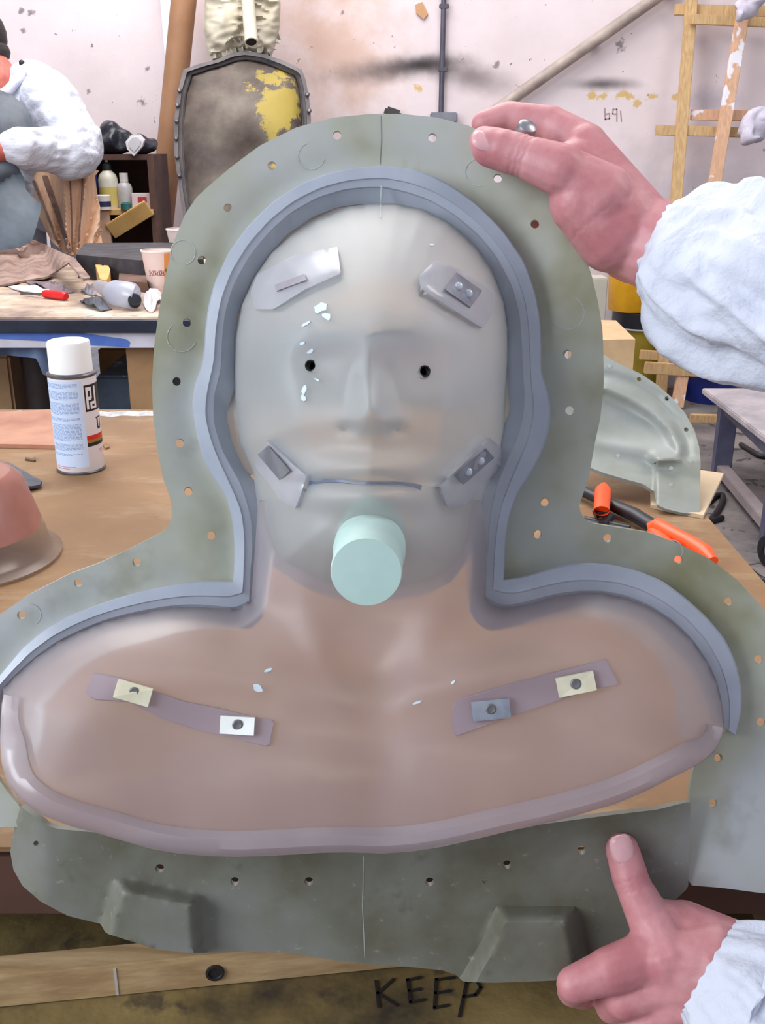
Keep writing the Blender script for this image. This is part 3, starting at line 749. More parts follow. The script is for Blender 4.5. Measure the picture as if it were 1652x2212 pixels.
# ================================================================== the person holding the mould
def skin_mat(name, c1, c2):
    t = NT(name); p = t.n('ShaderNodeBsdfPrincipled'); p.inputs['Roughness'].default_value = 0.5
    n1 = t.noise(38, 4, 0.6); n2 = t.noise(260, 3, 0.6)
    c = t.ramp(n1.outputs[0], [(0.35, lin(c2)), (0.66, lin(c1))]).outputs[0]
    t.l(c, p.inputs['Base Color']); p.inputs['Subsurface Weight'].default_value = 0.25
    p.inputs['Subsurface Radius'].default_value = (0.012, 0.004, 0.003); p.inputs['Subsurface Scale'].default_value = 0.6
    t.l(t.bump(n2.outputs[0], 0.12, 0.002), p.inputs['Normal'])
    return t.done(p.outputs[0])
skin = skin_mat('rosy_skin', (202, 142, 144), (182, 112, 116))
nail_m = mat('finger_nail', (224, 174, 176), (210, 156, 160), 60, 0.3)
def cloth_mat():
    t = NT('white_coverall_fabric'); p = t.n('ShaderNodeBsdfPrincipled'); p.inputs['Roughness'].default_value = 0.8
    p.inputs['Base Color'].default_value = lin((204, 206, 218))
    n1 = t.noise(13, 3, 0.5, (1.0, 2.2, 1.6)); n2 = t.noise(420, 2, 0.5)
    s = t.math('ADD', n1.outputs[0], t.math('MULTIPLY', n2.outputs[0], 0.05))
    t.l(t.bump(s, 0.6, 0.02), p.inputs['Normal'])
    return t.done(p.outputs[0])
cloth = cloth_mat()
person = thing('person', 'person in a white coverall reaching in to hold the clear mould with both hands', 'person', (0.62, 0.42, 0.0))
Q = P
up_hand = [
    # thumb lying along the front of the flange
    (Q(1060, 318, 0.610), 0.0120, Q(1125, 336, 0.605), 0.0128), (Q(1125, 336, 0.605), 0.0124, Q(1212, 368, 0.600), 0.0155),
    (Q(1046, 306, 0.611), 0.0092, Q(1085, 322, 0.607), 0.0120),
    (Q(1212, 362, 0.601), 0.0138, Q(1290, 430, 0.606), 0.0225), (Q(1255, 440, 0.607), 0.019, Q(1325, 500, 0.614), 0.025),
    # index finger over the top edge
    (Q(1262, 318, 0.632), 0.0150, Q(1190, 268, 0.640), 0.0112), (Q(1190, 268, 0.640), 0.0112, Q(1098, 253, 0.646), 0.0098),
    (Q(1098, 253, 0.646), 0.0098, Q(1046, 268, 0.646), 0.0085),
    # other fingers behind the flange
    (Q(1285, 372, 0.650), 0.013, Q(1200, 330, 0.668), 0.0108), (Q(1200, 330, 0.668), 0.0108, Q(1115, 330, 0.664), 0.009), (Q(1115, 330, 0.664), 0.009, Q(1070, 345, 0.655), 0.008),
    (Q(1300, 420, 0.655), 0.0125, Q(1215, 395, 0.676), 0.0102), (Q(1215, 395, 0.676), 0.0102, Q(1140, 400, 0.670), 0.0088), (Q(1140, 400, 0.670), 0.0088, Q(1100, 415, 0.660), 0.0078),
    (Q(1310, 465, 0.655), 0.0115, Q(1245, 455, 0.674), 0.0092), (Q(1245, 455, 0.674), 0.0092, Q(1185, 465, 0.668), 0.0078), (Q(1185, 465, 0.668), 0.0078, Q(1150, 475, 0.660), 0.007),
    # palm, wrist, forearm
    (Q(1262, 322, 0.630), 0.0155, Q(1370, 505, 0.620), 0.0265), (Q(1290, 400, 0.645), 0.017, Q(1375, 515, 0.625), 0.025),
    (Q(1305, 470, 0.640), 0.017, Q(1375, 525, 0.622), 0.025), (Q(1240, 352, 0.62), 0.014, Q(1330, 480, 0.615), 0.026),
    (Q(1375, 512, 0.620), 0.0265, Q(1460, 552, 0.605), 0.0265), (Q(1460, 552, 0.605), 0.0265, Q(1580, 594, 0.584), 0.028)]
def knuckles(p):
    return p
def creases(sets):
    def f(p):
        for (a, b, ts, dep, rad) in sets:
            d = b - a; L = d.length; u = d / L; s = (p - a).dot(u); r = p - a - u * s
            if r.length < rad and -0.01 < s < L + 0.01:
                for t in ts:
                    wob = 0.0006 * math.sin(r.x * 900 + r.z * 700)
                    p = p - r * (dep * math.exp(-(((s - t * L) + wob) / 0.0009) ** 2))
        return p
    return f
blob('hand', up_hand, 0.0014, skin, person, 7, edit=creases([(Q(1060, 318, 0.610), Q(1212, 368, 0.600), (0.38, 0.45, 0.52), 0.04, 0.02), (Q(1212, 330, 0.62), Q(1330, 500, 0.615), (0.3, 0.85), 0.012, 0.03)]))
# thumb nail, creases
def nail(cx, cy, D, ux, uy, a, b, tilt, parent):
    u = (RT * ux + UP * -uy).normalized(); v = u.cross(FW).normalized(); nrm = (-FW + (v * tilt)).normalized(); v = nrm.cross(u)
    c = P(cx, cy, D); mb = MB(); V = []; K = 14
    for r, h in ((1.0, -0.0012), (0.96, 0.0002), (0.7, 0.0008), (0.35, 0.0011)):
        for k in range(K):
            th = 2 * math.pi * k / K; ce, se = math.cos(th), math.sin(th)
            sx = math.copysign(abs(ce) ** 0.7, ce); sy = math.copysign(abs(se) ** 0.7, se)
            V.append(c + u * (sx * a * r) + v * (sy * b * r) + nrm * (h - 0.0016 * (sy * r) ** 2))
    F = [(r * K + k, r * K + (k + 1) % K, (r + 1) * K + (k + 1) % K, (r + 1) * K + k) for r in range(3) for k in range(K)] + [tuple(range(3 * K, 4 * K))]
    mb.add(V, F); mb.build('thumb_nail', nail_m, parent, smooth=60)
nail(1050, 299, 0.6004, 0.94, 0.28, 0.0084, 0.0068, 0.42, person)
nail(1345, 1836, 0.5990, -0.25, -1.0, 0.0088, 0.0070, 0.0, person)
low_hand = [
    (Q(1344, 1836, 0.6100), 0.0102, Q(1364, 1905, 0.6040), 0.0112), (Q(1364, 1905, 0.6040), 0.0108, Q(1402, 1985, 0.5990), 0.0130),
    (Q(1402, 1985, 0.5990), 0.0130, Q(1478, 2022, 0.6020), 0.0205), (Q(1420, 2010, 0.5970), 0.016, Q(1440, 2060, 0.5920), 0.022),
    # index, knuckle to the left, curling under the plate
    (Q(1400, 2070, 0.5920), 0.0155, Q(1316, 2098, 0.5880), 0.0135), (Q(1316, 2098, 0.5880), 0.0130, Q(1240, 2126, 0.5890), 0.0105), (Q(1240, 2126, 0.5890), 0.0102, Q(1236, 2140, 0.6100), 0.0095), (Q(1236, 2140, 0.6100), 0.0095, Q(1262, 2150, 0.6270), 0.0085),
    (Q(1420, 2125, 0.5920), 0.0155, Q(1345, 2160, 0.5920), 0.0115), (Q(1345, 2160, 0.5920), 0.0115, Q(1320, 2175, 0.6140), 0.0098), (Q(1320, 2175, 0.6140), 0.0098, Q(1335, 2180, 0.6300), 0.0085),
    (Q(1450, 2170, 0.5900), 0.0145, Q(1390, 2215, 0.5940), 0.0108), (Q(1390, 2215, 0.5940), 0.0108, Q(1372, 2220, 0.6140), 0.0092), (Q(1372, 2220, 0.6140), 0.0092, Q(1385, 2220, 0.6280), 0.008),
    (Q(1485, 2205, 0.5880), 0.013, Q(1438, 2256, 0.5920), 0.0095), (Q(1438, 2256, 0.5920), 0.0095, Q(1425, 2260, 0.6100), 0.008), (Q(1425, 2260, 0.6100), 0.008, Q(1435, 2258, 0.6220), 0.007),
    (Q(1400, 2068, 0.5920), 0.0165, Q(1545, 2085, 0.5860), 0.0275), (Q(1420, 2125, 0.5920), 0.0165, Q(1545, 2100, 0.5840), 0.027),
    (Q(1450, 2170, 0.5900), 0.0155, Q(1550, 2120, 0.5820), 0.026), (Q(1485, 2200, 0.5880), 0.014, Q(1560, 2140, 0.5820), 0.025),
    (Q(1478, 2022, 0.6020), 0.0205, Q(1560, 2075, 0.5880), 0.0255),
    (Q(1555, 2100, 0.5840), 0.0275, Q(1680, 2180, 0.5620), 0.029), (Q(1680, 2180, 0.5620), 0.029, Q(1740, 2215, 0.5500), 0.029)]
blob('hand', low_hand, 0.0014, skin, person, 7, edit=creases([(Q(1344, 1836, 0.61), Q(1402, 1985, 0.599), (0.40, 0.47, 0.54), 0.045, 0.018)]))
# sleeves with gathered elastic cuffs
def sleeve(path, seed, parent, nring=90, n=132):
    """path: list of (px,py,D,rx,ry)"""
    pts = [P(a, b, c) for a, b, c, *_ in path]; s = [0.0]
    for i in range(1, len(pts)): s.append(s[-1] + (pts[i] - pts[i - 1]).length)
    ts = np.linspace(0, 1, nring) ** 1.25 * s[-1]
    comp = lambda f: np.interp(ts, s, f)
    X, Y, Z = comp([p.x for p in pts]), comp([p.y for p in pts]), comp([p.z for p in pts])
    RX, RY = comp([q[3] for q in path]), comp([q[4] for q in path])
    C = [Vector(v) for v in zip(X, Y, Z)]; V = []
    rr_ = random.Random(int(seed * 10)); FOLDS = [(rr_.uniform(0, 6.28), rr_.uniform(0.01, 0.16), rr_.uniform(0.07, 0.16), rr_.uniform(0.02, 0.06)) for _ in range(26)]
    for i in range(nring):
        t = (C[min(i + 2, nring - 1)] - C[max(i - 2, 0)]).normalized()
        x = t.cross(FW).normalized(); y = t.cross(x)
        u = ts[i]
        for k in range(n):
            a = 2 * math.pi * k / n
            g = math.sin(a * 22 + 2.0 * math.sin(a * 3 + seed)) * 0.022 * math.exp(-u / 0.012)
            fold = 0.13 * noise.noise(Vector((math.cos(a) * 1.7, math.sin(a) * 1.7, u * 22 + seed))) * min(1, u / 0.03)
            pl = 0.06 * math.sin(a * 5 + u * 40 + seed + 3 * noise.noise(Vector((u * 14, seed, a * .5)))) * min(1, u / 0.02) * math.exp(-u / 0.16)
            rg = 0.12 * abs(noise.noise(Vector((math.cos(a) * 3.1 + 5, math.sin(a) * 3.1, u * 34 + seed)))) * min(1, u / 0.02)
            a2 = a + 1.3 * u * 9
            rid = 0.0
            for jj, (ac, uc, wa, wu) in enumerate(FOLDS):
                da = (a - ac - (u - uc) * 4.0 + math.pi) % (2 * math.pi) - math.pi
                rid += 0.13 * math.exp(-(da / wa) ** 2 - ((u - uc) / wu) ** 2)
            k_ = 1 + g + fold + pl - rg + rid - 0.05
            V.append(C[i] + x * (math.cos(a) * RX[i] * k_) + y * (math.sin(a) * RY[i] * k_) + t * (0.0005 * math.sin(a * 22) * math.exp(-u / 0.006)))
    F = [(i * n + k, i * n + (k + 1) % n, (i + 1) * n + (k + 1) % n, (i + 1) * n + k) for i in range(nring - 1) for k in range(n)]
    mb = MB(); mb.add(V, F); o = mb.build('sleeve', cloth, parent, smooth=80)
    sd = o.modifiers.new('t', 'SOLIDIFY'); sd.thickness = 0.001
    return o
sleeve([(1438, 542, 0.614, 0.0315, 0.030), (1458, 548, 0.610, 0.036, 0.033), (1488, 556, 0.603, 0.046, 0.039), (1525, 574, 0.594, 0.052, 0.043), (1600, 602, 0.58, 0.055, 0.046), (1700, 625, 0.56, 0.057, 0.05), (1950, 640, 0.52, 0.062, 0.055), (2300, 560, 0.47, 0.07, 0.06)], 1.7, person)
sleeve([(1530, 2092, 0.574, 0.0310, 0.030), (1552, 2108, 0.571, 0.036, 0.034), (1590, 2138, 0.565, 0.044, 0.040), (1650, 2190, 0.556, 0.050, 0.046), (1760, 2240, 0.54, 0.055, 0.05), (1950, 2250, 0.515, 0.06, 0.055), (2300, 2050, 0.48, 0.068, 0.06)], 4.1, person)
# the rest of the figure, standing to the right of the picture
sh = P(2280, 570, 0.472); el = P(2280, 2060, 0.482)
bx = 0.66; by = 0.42
tors = [(Vector((bx, by, 1.36)), 0.12, Vector((bx, by, 1.02)), 0.135), (Vector((bx, by, 1.02)), 0.14, Vector((bx + 0.02, by, 0.86)), 0.15),
        (Vector((bx - 0.02, by - 0.13, 1.40)), 0.07, Vector((bx - 0.02, by + 0.13, 1.40)), 0.07),
        (Vector((bx - 0.02, by + 0.14, 1.39)), 0.066, sh, 0.055), (Vector((bx - 0.02, by - 0.14, 1.38)), 0.066, Vector((bx - 0.04, by - 0.2, 1.12)), 0.055), (Vector((bx - 0.04, by - 0.2, 1.12)), 0.055, el, 0.052),
        (Vector((bx, by - 0.09, 0.86)), 0.10, Vector((bx, by - 0.1, 0.48)), 0.075), (Vector((bx, by - 0.1, 0.48)), 0.075, Vector((bx, by - 0.1, 0.09)), 0.06),
        (Vector((bx, by + 0.09, 0.86)), 0.10, Vector((bx, by + 0.1, 0.48)), 0.075), (Vector((bx, by + 0.1, 0.48)), 0.075, Vector((bx, by + 0.1, 0.09)), 0.06)]
blob('coverall', tors, 0.008, cloth, person, 6)
hd = Vector((bx - 0.05, by, 1.63))
blob('head', [(Vector((bx - 0.01, by, 1.44)), 0.055, Vector((bx - 0.03, by, 1.56)), 0.055), (hd, (0.095, 0.075, 0.115)), (hd + Vector((-0.03, 0, -0.06)), (0.055, 0.055, 0.055)),
              (hd + Vector((-0.092, 0, 0.01)), 0.011, hd + Vector((-0.108, 0, -0.02)), 0.014), (hd + Vector((0.0, 0.078, -0.01)), (0.02, 0.01, 0.03)), (hd + Vector((0.0, -0.078, -0.01)), (0.02, 0.01, 0.03)),
              (hd + Vector((-0.085, 0, -0.062)), (0.012, 0.024, 0.008))], 0.005, skin, person, 4)
hair_m = mat('dark_hair', (44, 36, 34), (26, 22, 22), 60, 0.6, 0.3)
mb = MB(); mb.ball(hd + Vector((0.018, 0, 0.03)), (0.092, 0.084, 0.1), 22); mb.build('hair', hair_m, person, smooth=80)
for s_ in (-1, 1):
    mb = MB(); mb.ball(hd + Vector((-0.083, 0.03 * s_, 0.01)), (0.012, 0.013, 0.009), 12); mb.build('eye', mat('eye_white', (222, 216, 210), (210, 204, 198), 30, 0.3), person, smooth=80)
    mb = MB(); mb.box((bx - 0.04, by + 0.1 * s_, 0.045), (0.27, 0.10, 0.09), None, 0.03); mb.build('boot', mat('black_boot', (48, 44, 44), (34, 30, 30), 12, 0.6), person, smooth=50)

# bolt sticking out between thumb and finger
bz = P(1136, 280, 0.612)
bolt = thing('steel_bolt', 'round steel bolt head pinched between thumb and finger on the flange', 'bolt', bz)
mb = MB(); dv = (-FW * 0.8 + UP * 0.5 + RT * 0.25).normalized()
mb.lathe([(0.0, 0.0045), (0.0038, 0.0043), (0.0056, 0.003), (0.0062, 0.001), (0.0062, -0.002), (0.0, -0.002)], bz, dv, 24)
mb.build('bolt_head', mat('worn_steel', (176, 174, 176), (128, 126, 130), 60, 0.35, 0, 0.75), bolt, smooth=35)
mb = MB(); mb.lathe([(0.003, -0.024), (0.003, -0.002)], bz, dv, 14); mb.build('shank', MATS['worn_steel'], bolt)
# ================================================================== things on the near worktable
def V3(*a): return Vector(a)
# ---- spray can
cb = PZ(176, 1012, TZ); cr = 0.0325; ch = 0.138
can = thing('spray_can', 'white aerosol spray can with a plain white cap on the brown paper', 'spray can', (cb.x, cb.y, TZ))
tin = mat('white_tin', (232, 226, 230), (224, 218, 222), 8, 0.35)
mb = MB(); mb.lathe([(0.0, 0.001), (cr * .93, 0.0), (cr, 0.004), (cr, ch - 0.004), (cr * .985, ch)], (cb.x, cb.y, TZ), (0, 0, 1), 48)
cbody = mb.build('can_body', tin, can, smooth=35)
chrome = mat('tin_seam', (120, 116, 118), (92, 88, 92), 30, 0.35, 0, 0.7)
mb = MB(); mb.lathe([(cr, -0.002), (cr + 0.0016, -0.0005), (cr + 0.0016, 0.0016), (cr, 0.003), (cr * .9, 0.004)], (cb.x, cb.y, TZ + ch), (0, 0, 1), 48); mb.build('top_seam', chrome, can, smooth=True)
mb = MB(); mb.lathe([(cr * .9, 0.0003), (cr + 0.0012, 0.0004), (cr + 0.0016, 0.0022), (cr, 0.0042)], (cb.x, cb.y, TZ), (0, 0, 1), 48); mb.build('bottom_seam', chrome, can, smooth=True)
kr = 0.0293
mb = MB(); mb.lathe([(kr, 0.0), (kr * .985, 0.040), (kr * .95, 0.0435), (kr * .86, 0.0445), (kr * .6, 0.0438), (kr * .55, 0.0443), (0, 0.0443)], (cb.x, cb.y, TZ + ch + 0.002), (0, 0, 1), 48)
mb.build('cap', mat('white_cap_plastic', (250, 250, 248), (244, 244, 242), 8, 0.4), can, smooth=35)
toc = math.atan2(CAM.y - cb.y, CAM.x - cb.x)          # direction of the viewer around the can
def wrap(name, rects, m, parent, lift=0.0003, ns=5):
    """rects: (angle0, angle1, z0, z1[, shear]) in radians right of the viewer direction / metres above the base"""
    mb = MB()
    for (a0, a1, z0, z1) in rects:
        V = []; k = max(1, int(abs(a1 - a0) / 0.09))
        for i in range(k + 1):
            a = toc + a0 + (a1 - a0) * i / k
            for z in (z0, z1):
                for rr in (cr - 0.0004, cr + lift): V.append(V3(cb.x + rr * math.cos(a), cb.y + rr * math.sin(a), TZ + z * 0.908))
        F = []
        for i in range(k):
            b = i * 4
            F += [(b + 1, b + 5, b + 7, b + 3), (b, b + 4, b + 5, b + 1), (b + 2, b + 3, b + 7, b + 6)]
        F += [(0, 1, 3, 2), (k * 4, k * 4 + 2, k * 4 + 3, k * 4 + 1)]
        mb.add(V, F)
    return mb.build(name, m, parent)
wrap('label_panel', [(-1.55, 0.36, 0.012, 0.147)], mat('pale_blue_label', (206, 222, 246), (198, 214, 240), 6, 0.4), cbody, 0.00015)
rs = random.Random(3); rows = []
z = 0.142
for para in (4, 7, 10, 3, 14, 6, 2):
    for r_ in range(para):
        a = -1.35 if rs.random() < .8 else -1.2; end = 0.16 if r_ < para - 1 else -0.3
        while a < end:
            wl = rs.uniform(0.06, 0.2); rows.append((a, min(a + wl, end), z, z + 0.00085)); a += wl + 0.045
        z -= 0.0019
    z -= 0.0042
wrap('printed_text', rows, mat('blue_print', (138, 160, 198), (126, 148, 186), 30, 0.6), cbody, 0.0003)['kind'] = 'stuff'
wrap('red_stripe', [(0.37, 1.55, 0.0535, 0.0605)], mat('stripe_red', (206, 40, 34), (196, 34, 30), 8, 0.4), cbody)
wrap('gold_stripe', [(0.37, 1.55, 0.049, 0.0535)], mat('stripe_gold', (156, 118, 56), (146, 108, 50), 8, 0.4), cbody)
wrap('black_stripe', [(0.37, 1.55, 0.0435, 0.049)], mat('stripe_black', (24, 20, 22), (18, 16, 18), 8, 0.4), cbody)
blk = MATS['stripe_black']
# boxed logo: frame with a long-stemmed P and a small d-shaped letter
z0, z1, a0, a1, lw = 0.098, 0.139, 0.44, 1.22, 0.05
W = lambda a, b, c, d: (a, b, c, d)
logo = wrap('logo', [W(a0, 1.45, z0, z1)], blk, cbody, 0.0003)
lt = mat('logo_white', (232, 226, 228), (224, 218, 220), 8, 0.4)
wrap('logo_letter', [W(0.50, 0.60, 0.1015, 0.1355), W(0.60, 0.76, 0.130, 0.1355), W(0.70, 0.79, 0.118, 0.1355), W(0.60, 0.76, 0.1155, 0.1205)], lt, logo, 0.0006)
wrap('logo_letter', [W(0.93, 1.04, 0.1015, 0.1355), W(0.68, 0.78, 0.1015, 0.112), W(0.68, 0.93, 0.1085, 0.1125), W(0.72, 0.95, 0.1015, 0.105)], lt, logo, 0.0006)
wrap('letter', [W(0.98, 1.06, 0.070, 0.086), W(0.93, 1.11, 0.085, 0.0868), W(1.0, 1.22, 0.0675, 0.0705), W(1.2, 1.26, 0.070, 0.0868), W(1.14, 1.34, 0.085, 0.0868)], blk, cbody)
for q_ in ((0.95, 1.3, 0.035, 0.0362), (1.0, 1.3, 0.032, 0.0332), (-1.2, -0.2, 0.0125, 0.0135), (-1.2, -0.5, 0.0095, 0.0105)): wrap('fine_print', [q_], mat('faded_red_print', (196, 140, 150), (186, 130, 140), 20, 0.5), cbody)

# ---- red-brown board
bpts = [PZ(-260, 905, TZ + 0.006), PZ(118, 884, TZ + 0.006), PZ(128, 962, TZ + 0.006), PZ(-260, 955, TZ + 0.006)]
for p in bpts: p.z = TZ + 0.0065
mb = MB(); mb.prism(bpts, (0, 0, -0.0062))
mb.build('hardboard_offcut', mat('red_brown_hardboard', (184, 132, 104), (146, 86, 62), 7, 0.55, lo=0.3, hi=0.6), label='thin red-brown hardboard sheet lying behind the spray can', cat='board')
# ---- dust line along the back edge
mb = MB()
dpts = []
for i in range(60):
    x = -0.85 + i * 0.0135 + 0.005 * noise.noise(V3(i * 2.3, 0, 0)); dpts.append(x)
V = []; F = []
for i, x in enumerate(dpts):
    wv = 0.018 + 0.02 * abs(noise.noise(V3(i * .7, 3, 1)))
    y = 1.712 - 0.004
    V += [V3(x, y, TZ + 0.0002), V3(x, y - wv * .5, TZ + 0.006 + 0.004 * noise.noise(V3(i * 1.1, 0, 5))), V3(x, y - wv, TZ + 0.0002)]
for i in range(59): F += [(i * 3 + j, i * 3 + j + 1, i * 3 + 4 + j, i * 3 + 3 + j) for j in (0, 1)] + [(i * 3, i * 3 + 3, i * 3 + 5, i * 3 + 2)]
mb.add(V, F); o = mb.build('plaster_dust', mat('white_dust', (214, 212, 212), (170, 166, 166), 60, 0.9), label='ridge of white plaster dust along the back edge of the near table', cat='dust', kind='stuff')
# ---- dark rubber scrap at the left edge
rp = [(-120, 1010), (0, 1018), (40, 1028), (90, 1046), (92, 1056), (60, 1064), (10, 1086), (-120, 1120)]
def rub(q):
    o = []
    for x, y in q:
        p = PZ(x, y, TZ); p.z = TZ + 0.006 + 0.012 * math.exp(-((x - 10) / 50.0) ** 2) * (1 - (y - 1018) / 120.0) + 0.003 * noise.noise(V3(x / 25, y / 25, 0)); o.append(p)
    return o
shell('rubber_scrap', rp, [], rub, 0.004, mat('dark_slate_rubber', (86, 90, 100), (58, 62, 70), 30, 0.6, 0.2), None, 14, 10, back=V3(0, 0, -1), label='pointed dark grey rubber scrap at the left edge of the table', cat='scrap')
# ---- clear tub at the left edge
tc = PZ(-75, 1205, TZ); tc.z = TZ
tub = thing('clear_tub', 'upturned clear plastic tub with a salmon-pink lining at the left edge', 'tub', tc)
tubm = resin('clear_tub_plastic', (206, 186, 172), (190, 168, 152), 0.7, 0.1, 0.5, 20, 0.10)
mb = MB(); mb.lathe([(0.104, 0.0), (0.1055, 0.004), (0.098, 0.008), (0.093, 0.012), (0.089, 0.030), (0.086, 0.040), (0.072, 0.088), (0.060, 0.100), (0.0, 0.102)], tc, (0, 0, 1), 48)
mb.build('tub_shell', tubm, tub, smooth=40)
mb = MB(); mb.lathe([(0.0835, 0.034), (0.070, 0.086), (0.058, 0.097), (0.0, 0.099)], tc, (0, 0, 1), 40)
mb.build('pink_lining', mat('salmon_silicone', (214, 134, 116), (196, 112, 96), 20, 0.5), tub, smooth=40)
# ---- small nails / chips
def chip(pts, name, label, m):
    mb = MB(); mb.prism([PZ(x, y, TZ + 0.003) for x, y in pts], (0, 0, -0.0028)); return mb.build(name, m, label=label, cat='scrap')
chip([(54, 987), (72, 990), (76, 985), (77, 993), (74, 994), (55, 991)], 'bent_nail', 'tiny bent brown nail lying left of the spray can', mat('rusty_nail', (108, 84, 58), (84, 64, 44), 40, 0.6, 0, 0.3))
chip([(222, 960), (230, 955), (236, 964), (228, 968)], 'wood_chip', 'tiny brown wood chip lying right of the spray can', mat('wood_chip', (142, 106, 66), (120, 88, 54), 40, 0.7))

# ---- second mould piece standing at the right
D2 = lambda x, y: 1.50 - 0.0012 * (y - 780) * 0.55
sec_out = [(1280, 772), (1303, 765), (1322, 778), (1350, 792), (1385, 808), (1420, 832), (1450, 858), (1480, 893), (1500, 930), (1510, 965), (1513, 1000), (1512, 1060), (1511, 1113), (1470, 1107), (1440, 1100), (1418, 1090), (1412, 1062), (1390, 1046), (1350, 1035), (1305, 1022), (1270, 1008), (1200, 1000), (1200, 780)]
sec_rim = resample([(1180, 832), (1310, 838), (1360, 860), (1410, 890), (1445, 925), (1465, 965), (1466, 982), (1420, 990)], 8, False)
sec_rim2 = resample([(1180, 800), (1320, 812), (1370, 830), (1420, 862), (1460, 905), (1482, 950), (1484, 985)], 8, False)
def sec_place(q):
    d = dist_to(sec_rim, q, False); d2 = dist_to(sec_rim2, q, False)
    z = 0.016 * np.exp(-(d / 13.0) ** 2) - 0.006 * np.exp(-(d2 / 10.0) ** 2)
    inn = gauss(q, 1300, 930, 120, 60); z -= 0.03 * inn
    z += 0.012 * gauss(q, 1330, 960, 100, 18, 0.12) - 0.012 * gauss(q, 1400, 1010, 90, 14, 0.3)
    z += 0.012 * np.clip((q[:, 0] - 1412) / 6, 0, 1) * np.clip((q[:, 1] - 985) / 8, 0, 1)
    return [P(x, y, 1.43 - 0.00045 * (y - 780) - zz) for (x, y), zz in zip(q, z)]
sec = thing('shoulder_mould', 'smaller grey-green shoulder mould piece standing at the right end of the table', 'mould', PZ(1400, 1100, TZ))
shell('mould_shell', sec_out, [circ(1380, 819, 5, 9), circ(1440, 861, 5, 9), circ(1482, 928, 5, 9)], sec_place, 0.005, mat('darker_fibreglass', (146, 150, 146), (126, 128, 116), 9, 0.45), sec, 5, 5)
for (x, y) in ((1317, 792), (1335, 985), (1449, 1012), (1449, 1049), (1492, 998)):
    p = sec_place(np.array([[float(x), float(y)]]))[0]
    mb = MB(); mb.lathe([(0.0028, -0.001), (0.0028, 0.0012), (0.0, 0.0016)], p, -FW, 10); mb.build('plug', seam_m, sec)
# ---- pale board under it
bp_ = [PZ(1405, 1000, TZ + 0.005), PZ(1563, 1022, TZ + 0.005), PZ(1519, 1113, TZ + 0.005), PZ(1405, 1090, TZ + 0.005)]
mb = MB(); mb.prism(bp_, (0, 0, -0.0048)); mb.build('plywood_offcut', mat('pale_plywood', (214, 190, 158), (198, 174, 142), 8, 0.65), label='pale plywood offcut jutting past the table corner beside the shoulder mould', cat='board')

# ---- orange handled caulking clamps (pliers)
orange = mat('orange_grip', (250, 92, 30), (240, 78, 22), 14, 0.4)
blackp = mat('black_tool_steel', (44, 44, 50), (28, 28, 34), 30, 0.4, 0, 0.2)
T = lambda x, y, h=0.012: PZ(x, y, TZ + h) 
cl = thing('hand_clamp', 'black clamp with bright orange handles lying behind the mould flange', 'clamp', PZ(1400, 1140, TZ))
mb = MB(); mb.tube([T(1225, 1048), T(1262, 1062), T(1310, 1085), T(1370, 1112), T(1412, 1138)], [0.008, 0.0085, 0.009, 0.0105, 0.010], 12, True, 0.8); mb.build('jaw_bar', blackp, cl, smooth=50)
mb = MB(); mb.tube([T(1398, 1140, .013), T(1418, 1136, .016), T(1450, 1152, .016), T(1490, 1172, .015), T(1520, 1192, .014), T(1540, 1212, .013)], [0.006, 0.0115, 0.0095, 0.0095, 0.0105, 0.006], 14, True, 0.85); mb.build('handle', orange, cl, smooth=50)
mb = MB(); mb.tube([T(1412, 1150, .010), T(1450, 1190, .010), T(1470, 1225, .010), T(1480, 1260, .010)], [0.009, 0.0105, 0.0105, 0.0095], 14, True, 0.85); mb.build('handle', orange, cl, smooth=50)
cl2 = thing('trigger_clamp', 'black clamp pad with a short upright orange tip beside the orange handles', 'clamp', PZ(1300, 1115, TZ))
mb = MB(); mb.tube([T(1300, 1108, .004), T(1299, 1104, .02), T(1302, 1062, .022), T(1304, 1048, .022)], [0.0085, 0.0095, 0.0105, 0.004], 14); mb.build('orange_tip', orange, cl2, smooth=50)
mb = MB(); mb.tube([T(1284, 1112, .01), T(1302, 1104, .014), T(1316, 1118, .008), T(1300, 1136, .006)], [0.006, 0.007, 0.0065, 0.006], 10); mb.build('pad', blackp, cl2, smooth=50)
mb = MB(); mb.tube([T(1262, 1122, .005), T(1300, 1131, .005), T(1360, 1142, .005)], [0.0045, 0.005, 0.0045], 10); mb.build('lever', blackp, cl2, smooth=50)
# ================================================================== far table, left
FZ = 0.90
fy0 = PZ(170, 690, FZ).y; fy1 = 3.95
ft = thing('layout_table', 'large far worktable with black front edge and white apron', 'table', (-1.2, 3.2, 0))
def far_top():
    t = NT('messy_tabletop'); p = t.n('ShaderNodeBsdfPrincipled'); p.inputs['Roughness'].default_value = 0.7
    n1 = t.noise(5, 5, 0.65); n2 = t.noise(16, 4, 0.6)
    c = t.ramp(n1.outputs[0], [(0.36, lin((124, 104, 96))), (0.55, lin((188, 164, 142))), (0.7, lin((222, 206, 196)))]).outputs[0]
    f = t.ramp(n2.outputs[0], [(0.6, (0, 0, 0, 1)), (0.68, (1, 1, 1, 1))]).outputs[0]
    c = t.mix(t.math('MULTIPLY', f, 0.6), c, lin((110, 100, 108)))
    t.l(c, p.inputs['Base Color']); return t.done(p.outputs[0])
XL, XR = -2.6, 0.1
mb = MB(); mb.box(((XL + XR) / 2, (fy0 + fy1) / 2 + 0.02, FZ - 0.015), (XR - XL, fy1 - fy0 - 0.02, 0.03), None, 0.003); mb.build('tabletop', far_top(), ft)
navy = mat('black_navy_edge', (34, 40, 60), (20, 24, 40), 12, 0.4, spots=(120, 130, 160), spot_scale=30, spot_at=0.72)
ez = PY(170, 716, fy0).z
